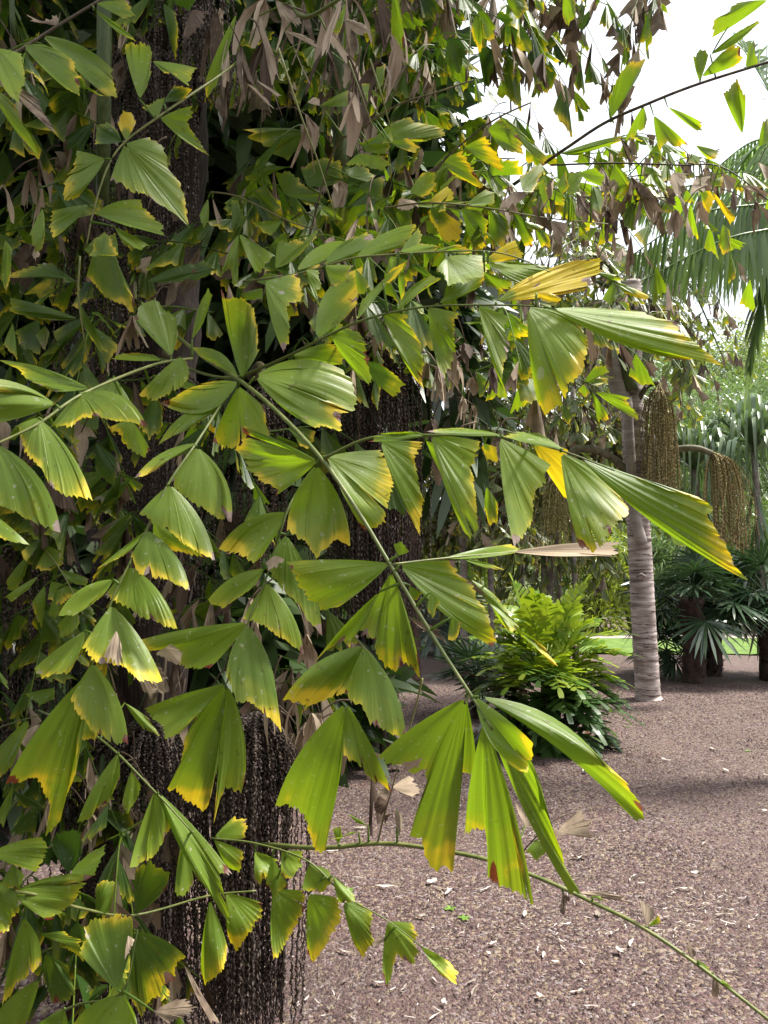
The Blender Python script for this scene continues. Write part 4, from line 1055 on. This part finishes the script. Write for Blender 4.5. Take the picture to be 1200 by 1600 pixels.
for tgt in ([(930, 400, D2 - .3), (860, 430, D2 - .6), (800, 560, D2 - .8)], [(900, 440, D2 + .4), (830, 520, D2 + .6), (790, 680, D2 + .8)], [(940, 480, D2 - .8), (900, 540, D2 - 1.1), (880, 660, D2 - 1.3)],
            [(1030, 420, D2 + .3), (1080, 450, D2 + .5), (1130, 560, D2 + .8)], [(1020, 470, D2 - .5), (1050, 520, D2 - .9), (1075, 590, D2 - 1.0)], [(960, 520, D2 + .6), (920, 580, D2 + 1.0), (900, 720, D2 + 1.2)],
            [(960, 430, D2 + .2), (900, 400, D2 + .4), (850, 470, D2 + .6)], [(1000, 410, D2 + .4), (1040, 390, D2 + .8), (1080, 460, D2 + 1.2)], [(950, 470, D2 - .4), (915, 500, D2 - .6), (930, 600, D2 - .7)],
            [(1010, 480, D2 + .8), (1045, 520, D2 + 1.2), (1090, 600, D2 + 1.5)]):
    far_frond(p2, [at(*crown)] + [at(*t) for t in tgt], 14, .21, r2, .75, .7, .35)
mop(p2, p2, (1030, 600), 1000, 1062, 630, 790, D2 - .35, 100, M_GOLD, depth=.22, bead=.0062, loose=.4, step=.02, stalk=[(990, 640, D2), (1010, 605, D2 - .2), (1030, 598, D2 - .35)], stalk_r=.04)
mop(p2, p2, (1112, 706), 1104, 1172, 728, 868, D2 - .2, 100, M_GOLD, depth=.22, bead=.0062, loose=.4, step=.02, stalk=[(1000, 720, D2), (1045, 704, D2 - .1), (1085, 700, D2 - .2), (1112, 708, D2 - .2)], stalk_r=.05)
mop(p2, p2, (880, 730), 835, 905, 755, 838, D2 - .2, 100, M_GREENSTRAND, depth=.22, bead=.0062, loose=.4, step=.02, stalk=[(990, 760, D2), (965, 722, D2 - .1), (925, 702, D2 - .2), (895, 705, D2 - .2), (880, 732, D2 - .2)], stalk_r=.055)

# --- bushy clump of feather palms in the middle
bc = gpt(868, 1178)
clump = thing('clumping_palm', 'bushy clumping palm with bright green tops and a dark skirt left of the grey trunk', 'palm', (bc[0], bc[1], 0))
rc = random.Random(3)
SC = bc[1] / 1.0 / FPX
for i in range(7):
    a = rc.uniform(0, 6.28); q = rc.uniform(.05, .28); b = np.array((bc[0] + q * math.cos(a), bc[1] + .35 + q * math.sin(a), -.02))
    mb = MB(); tube(mb, spline([b, b + np.array((rc.uniform(-.05, .05), 0, .4)), b + np.array((rc.uniform(-.12, .12), 0, rc.uniform(.6, 1.0)))], 10), .03, .02, 8, (0, .3, 0)); link('stem', mb.mesh('stem', M_DARKTRUNK), clump, clump)
for i in range(125):
    a = rc.uniform(0, 6.28); f = i / 124
    z0 = .06 + .9 * f; q = rc.uniform(0, .18); b = np.array((bc[0] + q * math.cos(a), bc[1] + .35 + q * math.sin(a), z0))
    el = rc.uniform(-.15, .5) + .95 * f * f * rc.uniform(.5, 1.3); ln = rc.uniform(.46, .86) * (.8 + .2 * f)
    dv = np.array((math.cos(a) * math.cos(el), math.sin(a) * math.cos(el), math.sin(el)))
    P = [b, b + dv * ln * .55, b + dv * ln + np.array((0, 0, -ln * (.12 + .35 * (1 - f))))]
    mt = B_BRIGHT if f > .5 else (B_DEEP if rc.random() > .12 else B_DRY)
    mb = MB(); feather(mb, P, 10, .23, .05, .8, .2, .007, fwd=.75, prof=(.35, .85, 1.0, .8)); link('frond', mb.mesh('frond', mt), clump, clump)

# --- fan palms
def fan_palm(label, x, y, hub_y, rad, nl, seed, tr=.15, mat=None, tmat=None, skirt=True, name='fan_palm', spread=2.2, dr=.25, dbase=None, plen=.6):
    q = random.Random(seed); g = gpt(x, y); d = g[1] * CP - 0 * SP
    t = thing(name, label, 'palm tree', (g[0], g[1], 0))
    top = np.array((g[0], g[1], CAM_H + (900 - hub_y) / FPX * g[1]))
    mb = MB(); base = np.array((g[0], g[1], -.03))
    tube(mb, spline([base, (base + top) / 2 + np.array((.02, 0, 0)), top], 24), tr, tr * .9, 14, (0, .4, 0), radii=[tr * q.uniform(.92, 1.1) for _ in range(24)])
    k = 110 if skirt else 30      # old leaf stubs
    A = [q.uniform(0, 6.28) for _ in range(k)]; Z = [q.uniform(.05, max(.1, top[2])) for _ in range(k)]
    blades(mb, [(g[0] + tr * .95 * math.cos(a), g[1] + tr * .95 * math.sin(a), z) for a, z in zip(A, Z)], [(math.cos(a), math.sin(a), q.uniform(.3, 1.2)) for a in A], .1, .035, 0)
    link('trunk', mb.mesh('trunk', tmat or M_DARKTRUNK), t, t)
    for i in range(nl):
        a = i * 2.4 + q.uniform(-.3, .3); el = q.uniform(-.15, 1.1) if i > nl * .25 else q.uniform(-.5, -.05)
        dv = np.array((math.cos(a) * math.cos(el), math.sin(a) * math.cos(el), math.sin(el))); hub = top + dv * plen * q.uniform(.7, 1.15)
        mb = MB(); fanleaf(mb, top, hub, dv + np.array((0, 0, -.2)), rad * q.uniform(.85, 1.1), 28, spread, None, dr); link('leaf', mb.mesh('leaf', mat or B_FAN), t, t)
    return t
fan_palm('dark fan palm with a shaggy trunk, right behind the ringed grey trunk', 1084, 1066, 935, .62, 20, 1, .17)
fan_palm('dark fan palm with a thinner trunk, second to the right of the ringed trunk', 1113, 1056, 945, .62, 18, 2, .15)
fan_palm('dark fan palm at the right edge of the picture, fronds hanging low', 1205, 1062, 930, .7, 20, 3, .17)
fan_palm('low fan palm with narrow dark segments left of the bushy clump', 745, 1120, 1050, .40, 13, 4, .09, spread=2.0, dr=.1, plen=.25)
fan_palm('silvery blue fan palm far behind between the hanging leaflets', 680, 1022, 965, .95, 14, 5, .2, B_SILVER, M_GREYTRUNK, False, plen=.5)
fan_palm('small fan palm at the foot of the ringed grey trunk', 1042, 1058, 1015, .42, 9, 6, .06, plen=.3)

# --- slender trunks further back
def tall_palm(label, x, y, r, ytop, mat, seed, tone=B_DEEP):
    g = gpt(x, y); q = random.Random(seed); t = thing('palm_tree', label, 'palm tree', (g[0], g[1], 0)); top = np.array((g[0] + .05, g[1], CAM_H + (900 - ytop) / FPX * g[1]))
    mb = MB(); ring_trunk(mb, [(g[0], g[1], -.03), (np.array((g[0], g[1], 0)) + top) / 2, top], r, r * .85, 80, 16, .2, .05, seed); link('trunk', mb.mesh('trunk', mat), t, t)
    for i in range(11):
        a = i * 2.4; el = q.uniform(-.1, .9); ln = q.uniform(1.1, 1.6)
        dv = np.array((math.cos(a) * math.cos(el), math.sin(a) * math.cos(el), math.sin(el)))
        mb = MB(); feather(mb, [top, top + dv * ln * .5, top + dv * ln + np.array((0, 0, -ln * .5))], 26, .5, .035, .9, .3, .015); link('frond', mb.mesh('frond', tone), t, t)
tall_palm('slender palm with a smooth grey trunk standing behind the drooping leaflets', 611, 1088, .095, 420, M_GREYTRUNK, 21)
tall_palm('stout palm with a dark brown trunk beside the slender grey one', 642, 1062, .15, 480, M_DARKTRUNK, 22)
tall_palm('palm with a pale trunk far back at the edge of the lawn', 702, 1013, .14, 560, M_GREYTRUNK, 23)

# --- feather palm reaching in from the right
gp = np.array((4.3, 6.6, 0))
fp = thing('feather_palm', 'feather palm whose long drooping fronds hang in at the upper right', 'palm tree', gp)
topf = at(1330, 300, 6.6); gp = np.array((topf[0], topf[1], 0)); fp.location = Vector(gp)
mb = MB(); ring_trunk(mb, [gp + np.array((0, 0, -.05)), gp + np.array((0, 0, topf[2] / 2)), topf], .17, .14, 80, 18, .16, .05, 8); link('trunk', mb.mesh('trunk', M_GREYTRUNK), fp, fp)
for P, n, L, hg, dp in (([(1330, 300, 6.6), (1200, 318, 6.4), (1090, 335, 6.3), (985, 400, 6.2)], 74, .62, .95, .45), ([(1330, 300, 6.6), (1230, 350, 6.0), (1130, 375, 5.8), (1000, 440, 5.7)], 74, .5, .9, .4),
                    ([(1330, 300, 6.6), (1240, 380, 6.2), (1195, 440, 6.0), (1170, 580, 5.9)], 60, .42, .5, .5), ([(1330, 300, 6.6), (1240, 210, 6.8), (1190, 120, 7.0), (1150, 60, 7.2)], 60, .5, .1, .2),
                    ([(1330, 300, 6.6), (1250, 230, 7.2), (1180, 220, 7.6), (1110, 270, 8.0)], 70, .55, .5, .4), ([(1330, 300, 6.6), (1450, 250, 6.6), (1560, 320, 6.6)], 50, .6, .6, .4), ([(1330, 300, 6.6), (1400, 200, 7.4), (1450, 200, 8.2)], 50, .6, .6, .4),
                    ([(1330, 300, 6.6), (1200, 300, 7.0), (1080, 290, 7.4), (1000, 330, 7.6)], 60, .55, .7, .4)):
    mb = MB(); feather(mb, [at(*p) for p in P], n, L, .033, .42, dp, .014, fwd=.45, jit=.1, hang=hg * 1.6); link('frond', mb.mesh('frond', B_FEATHER), fp, fp)

# --- shrubs
def shrub(label, px, d, base_z, w_, h, n, L, W, mat, seed, nclump=9, droop=.45, upw=.3, name='shrub', cat='shrub', group=None, low=.1):
    q = np.random.default_rng(seed); rq = random.Random(seed)
    x0 = (px - 600) / FPX * d; loc = np.array((x0, d, base_z)); t = thing(name, label, cat, loc, group)
    tw = MB()
    cl = []
    for i in range(nclump):
        a = rq.uniform(0, 6.28); rd = w_ * .5 * math.sqrt(rq.random()); z = h * rq.uniform(low + .12, .86)
        c = loc + np.array((math.cos(a) * rd, math.sin(a) * rd * .7, z)); cl.append(c)
        tube(tw, spline([loc + np.array((math.cos(a) * .08, math.sin(a) * .08, -.05)), loc + (c - loc) * np.array((.35, .35, .55)), c], 8), .035, .012, 6, (0, .4, 0))
    link('stems', tw.mesh('stems', M_TWIG), t, t)
    k = q.integers(0, nclump, n); C = np.array(cl)[k]
    off = q.normal(0, 1, (n, 3)); off /= np.linalg.norm(off, axis=1, keepdims=True) + 1e-6; rad = q.random(n) ** .45
    sz = np.array((w_ * .27, w_ * .22, h * .22))
    B = C + off * rad[:, None] * sz; D = off + np.array((0, 0, upw)) + q.normal(0, .4, (n, 3))
    mb = MB(); blades(mb, B, D, L * q.uniform(.6, 1.2, n), W * q.uniform(.7, 1.2, n), droop, off * .3 + q.normal(0, .6, (n, 3)) + np.array((0, 0, .6)), q.random(n) * .6 + .4 * q.random(nclump)[k])
    o = link('crown', mb.mesh('crown', mat), t, t)
    return t
# dark thicket behind the big palm
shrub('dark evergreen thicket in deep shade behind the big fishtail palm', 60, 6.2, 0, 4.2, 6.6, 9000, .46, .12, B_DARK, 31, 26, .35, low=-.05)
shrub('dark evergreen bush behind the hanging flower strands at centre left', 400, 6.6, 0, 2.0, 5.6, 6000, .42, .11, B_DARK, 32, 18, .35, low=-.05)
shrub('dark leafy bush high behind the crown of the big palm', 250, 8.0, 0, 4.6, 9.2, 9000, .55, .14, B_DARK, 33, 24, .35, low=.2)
shrub('unseen dark bush added beyond the left edge to block side light', -1500, 1.9, 0, 2.2, 4.6, 4500, .34, .08, B_DARK, 34, 20, .35, low=-.05)  # out of view, added to keep side light off the palm
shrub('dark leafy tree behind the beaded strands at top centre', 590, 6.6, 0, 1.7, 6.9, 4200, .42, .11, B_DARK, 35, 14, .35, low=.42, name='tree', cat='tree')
# unseen trees added behind the camera to block the sky light from there
for px_, d_, w2, h2, lb in ((300, -7.0, 7.0, 5.6, 'unseen dark tree added behind the camera to block sky light'), (1500, -6.5, 6.0, 6.5, 'unseen dark tree added at left behind the camera to block sky light'), (-500, -8.5, 6.5, 6.5, 'unseen dark tree added at right behind the camera to block sky light')):
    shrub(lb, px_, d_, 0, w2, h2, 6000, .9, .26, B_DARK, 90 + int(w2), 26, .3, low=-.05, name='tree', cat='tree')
# behind the lawn
hd = [(520, 21.5, 2.9, 3.4, B_MID, 'mid green leafy shrub at the far left behind the lawn'), (590, 22.5, 3.0, 4.2, B_PALE, 'tall pale leaved shrub behind the slender grey trunk'), (655, 21.2, 2.6, 3.8, B_PALE, 'pale glossy shrub above the silvery fan palm'),
      (725, 22.0, 2.8, 3.4, B_MID, 'mid green shrub behind the low fan palm'), (790, 21.3, 2.6, 3.0, B_YELLOW, 'yellow green shrub above the bushy clump'), (850, 22.2, 2.8, 3.8, B_MID, 'fine leaved green shrub behind the bushy clump'),
      (925, 21.4, 2.6, 3.2, B_YELLOW, 'bright yellow green shrub left of the ringed trunk'), (985, 22.5, 2.8, 3.6, B_MID, 'green shrub hidden behind the ringed grey trunk'), (1050, 21.6, 2.8, 3.4, B_PALE, 'pale green shrub just right of the ringed trunk'),
      (1120, 22.3, 3.0, 3.4, B_PALE, 'pale green shrub behind the fan palms'), (1190, 21.4, 3.0, 3.8, B_MID, 'green shrub at the right edge behind the fan palms'), (1260, 22.3, 3.0, 3.8, B_MID, 'green shrub beyond the right edge of the lawn')]
for i, (px, d, w_, h, mt, lb) in enumerate(hd): shrub(lb, px, d, .0, w_, h, 2600, .34, .05, mt, 40 + i, 11, .5, group='shrubs behind the lawn', low=-.06)
hl = [(1070, 33, 4.0, 7, 6.4, B_PALE, 'pale feathery shrub low on the hillside near the golden strands'), (1150, 35, 5.5, 7, 6.6, B_PALE, 'pale feathery shrub halfway up the hillside'), (1215, 33, 4.6, 7, 6.6, B_PALE, 'pale feathery shrub at the right edge of the hillside'),
      (1090, 42, 8.2, 9, 7.4, B_PALE, 'misty green shrub high on the hillside'), (1185, 42, 8.6, 9, 7.4, B_YELLOW, 'yellow green shrub high on the hillside at right'), (1260, 44, 8.6, 9, 8, B_MID, 'green shrub on the hilltop beyond the right edge'),
      (1010, 40, 6.5, 9, 8.5, B_MID, 'green shrub on the hillside behind the ringed trunk')]
for i, (px, d, z, w_, h, mt, lb) in enumerate(hl): shrub(lb, px, d, z, w_, h, 4200, .62, .075, mt, 60 + i, 14, .7, group='shrubs on the hillside', low=-.06)
# pale fishtail clumps in the middle distance
def far_clump(label, x, d, h, w_, seed, n=12, tone=.9, dryp=.15):
    q = random.Random(seed); x0 = (x - 600) / FPX * d; loc = np.array((x0, d, 0)); t = thing('fishtail_palm', label, 'palm tree', loc, 'distant fishtail palms')
    mb = MB()
    for i in range(4):
        a = q.uniform(0, 6.28); b = loc + np.array((math.cos(a) * .3, math.sin(a) * .3, -.03)); tube(mb, spline([b, b + np.array((0, 0, h * .5)), b + np.array((math.cos(a) * .2, 0, h * .9))], 12), .05, .04, 9, (0, .4, 0))
    link('trunk', mb.mesh('trunk', M_GREYTRUNK), t, t)
    for i in range(n):
        a = i * 2.4 + q.uniform(-.3, .3); z = h * q.uniform(.25, .95); ln = w_ * q.uniform(.4, .62); b = loc + np.array((0, 0, z)); dv = np.array((math.cos(a), math.sin(a) * .7, q.uniform(.1, .8)))
        far_frond(t, [b, b + dv * ln * .5 + np.array((0, 0, .15)), b + dv * ln + np.array((0, 0, -ln * .35))], 12, .27, q, .9, tone, dryp)
far_clump('distant fishtail palm with pale shiny leaflets seen below the right hand leaflets', 740, 13.2, 4.6, 3.4, 71)
far_clump('distant fishtail palm with grey dry leaflets behind the slender grey trunk', 600, 14.0, 3.4, 2.8, 72)
far_clump('distant fishtail palm with shiny leaflets behind the green hanging strands', 880, 14.5, 5.2, 3.2, 73, 14)
far_clump('tall distant fishtail palm whose leaflets fill the gap left of the green strands', 800, 17.0, 6.6, 4.0, 74, 18)
far_clump('very tall distant fishtail palm rising behind the yellow tipped leaflet', 870, 13.6, 8.2, 4.4, 76, 24, .7, .3)
far_clump('tall distant fishtail palm behind the beaded strands at centre', 680, 17.5, 6.8, 4.0, 75, 18)
# arching strap-leaved plants
def strap_plant(label, px, py, d, n, L, seed):
    q = np.random.default_rng(seed); c = at(px, py, d); t = thing('strap_leaved_plant', label, 'plant', (c[0], c[1], 0), 'strap leaved plants')
    mb = MB(); tube(mb, spline([(c[0], c[1], -.03), (c[0] + .05, c[1], c[2] / 2), c], 10), .06, .05, 10, (0, .4, 0)); link('trunk', mb.mesh('trunk', M_GREYTRUNK), t, t)
    sk = MB(); m_ = 70; a = q.uniform(0, 6.28, m_); z = q.uniform(.25, 1.0, m_) * c[2]
    blades(sk, np.stack([c[0] + .06 * np.cos(a), c[1] + .06 * np.sin(a), z], 1), np.stack([np.cos(a) * .4, np.sin(a) * .4, -np.ones(m_)], 1), .8, .05, 0); link('dry_skirt', sk.mesh('dry_skirt', B_STRAP), t, t)
    a = q.uniform(0, 6.28, n); el = q.uniform(.1, 1.3, n); D = np.stack([np.cos(a) * np.cos(el), np.sin(a) * np.cos(el), np.sin(el)], 1)
    for k in range(n):
        ln = L * q.uniform(.7, 1.15); P = spline([c, c + D[k] * ln * .4, c + D[k] * ln * .75 + np.array((0, 0, -.12 * ln)), c + D[k] * np.array((1, 1, .5)) * ln * .95 + np.array((0, 0, -.8 * ln))], 9)
        s = nrm(np.cross(D[k], np.array((0, 0, 1.)))); wv = .035 * np.array([.6, .9, 1, 1, .95, .85, .65, .4, .05])
        V = np.concatenate([np.stack([P[i] - s * wv[i], P[i] + np.array((0, 0, -.008)), P[i] + s * wv[i]]) for i in range(9)])
        lb = MB(); lb.add(V, [(3 * i + j, 3 * i + j + 1, 3 * i + j + 4, 3 * i + j + 3) for i in range(8) for j in (0, 1)], (0, q.random(), 0)); link('leaf', lb.mesh('leaf', B_STRAP), t, t)
strap_plant('strap leaved plant with pale arching leaves behind the right hand golden strands', 1178, 705, 12.5, 95, 1.5, 81)
strap_plant('strap leaved plant with arching leaves between the two golden strand clusters', 1085, 735, 12.8, 85, 1.35, 82)

# ------------------------------------------------------------------ litter on the gravel
M_SCRAP = plain('bleached_leaf_scrap', (.22, .18, .15), (.55, .50, .45), 30, .7, .3, .003)
rl = random.Random(9)
def scrap_geo(mb, c, L, W, rr):
    a = rr.uniform(0, 6.28); t = np.array((math.cos(a), math.sin(a), 0)); s = np.array((-math.sin(a), math.cos(a), 0)); k = rr.uniform(-.3, .3)
    V = []; m = 5
    for i in range(m):
        f = i / (m - 1); w_ = W * math.sin(math.pi * (.12 + .76 * f)) * rr.uniform(.6, 1.2); p = c + t * (f - .5) * L + s * k * L * (f - .5) ** 2 + np.array((0, 0, .006 + .35 * W * abs(f - .4)))
        V += [p - s * w_ * .5 + np.array((0, 0, rr.uniform(0, .5) * W)), p + np.array((0, 0, .001)), p + s * w_ * .5 + np.array((0, 0, rr.uniform(0, .5) * W))]
    mb.add(V, [(3 * i + j, 3 * i + j + 1, 3 * i + j + 4, 3 * i + j + 3) for i in range(m - 1) for j in (0, 1)], (0, rr.random(), 0))
fixed = [(870, 1510), (935, 1430), (1085, 1375), (1105, 1418), (1125, 1435), (1140, 1448), (905, 1345), (1000, 1385), (540, 1500), (480, 1570), (535, 1545), (680, 1545), (695, 1580), (600, 1397), (700, 1400), (675, 1385), (840, 1490), (955, 1460), (1195, 1270), (1100, 1325), (1140, 1520), (1030, 1600), (985, 1475), (720, 1470), (770, 1485), (740, 1560), (690, 1395), (820, 1432), (1070, 1395), (850, 1500)]
spots = fixed + [(rl.uniform(490, 1200), 1120 + 480 * rl.random() ** .8) for _ in range(42)]
for x, y in spots:
    g = gpt(x, y); g[2] = ground_z(g[0], g[1]) + .006; sc = g[1] / FPX
    mb = MB(); big = rl.random() < .25
    scrap_geo(mb, g - g, rl.uniform(10, 32) * sc * (1.0 if not big else .7), rl.uniform(2.5, 5) * sc * (1 if not big else 2.2), rl)
    o = link('leaf_scrap', mb.mesh('leaf_scrap', M_SCRAP)); o.location = Vector(g); tag(o, 'bleached scrap of dry leaf lying on the brown gravel', 'leaf scrap', 'dry leaf scraps on the gravel')
mb = MB()
drift = [(880, 1330, .3), (960, 1420, .25), (600, 1280, .35), (1040, 1430, .2), (700, 1400, .3), (560, 1560, .25), (1100, 1420, .2), (1010, 1095, .3), (860, 1190, .4), (820, 1480, .25)]
for _ in range(1000):
    y = math.sqrt(rl.uniform(2.5 ** 2, 13 ** 2)); x = rl.uniform(-.25, .55) * y
    if rl.random() < .6:      # drifts under the bare frond and the leaflets
        cx, cy, sg = rl.choice(drift); g = gpt(cx, cy); x, y = g[0] + rl.gauss(0, sg), g[1] + rl.gauss(0, sg * .8)
    scrap_geo(mb, np.array((x, y, ground_z(x, y) + .006)), rl.uniform(.008, .05), rl.uniform(.002, .006), rl)
o = link('leaf_litter', mb.mesh('leaf_litter', M_SCRAP)); o['kind'] = 'stuff'; o['label'] = 'fine pale crumbs of dry leaf scattered over the gravel'; o['category'] = 'leaf litter'
M_SEED = plain('seedling_leaf', (.12, .24, .03), (.2, .34, .06), 20, .5, .1, .001, None, .4, ((.2, .35, .03), .3))
for x, y in ((725, 1441), (703, 1426), (545, 1402), (980, 1133), (1003, 1130), (1168, 1169)):
    g = gpt(x, y); g[2] = ground_z(g[0], g[1]); t = thing('seedling', 'tiny green seedling sprouting from the gravel', 'seedling', g, 'seedlings in the gravel')
    for k in range(5):
        a = k * 1.26 + rl.random(); mb = MB(); blades(mb, [(0, 0, .004)], [(math.cos(a), math.sin(a), .5)], .035, .016, .3, prof=(.3, 1, .9, .3)); link('leaf', mb.mesh('leaf', M_SEED), t)
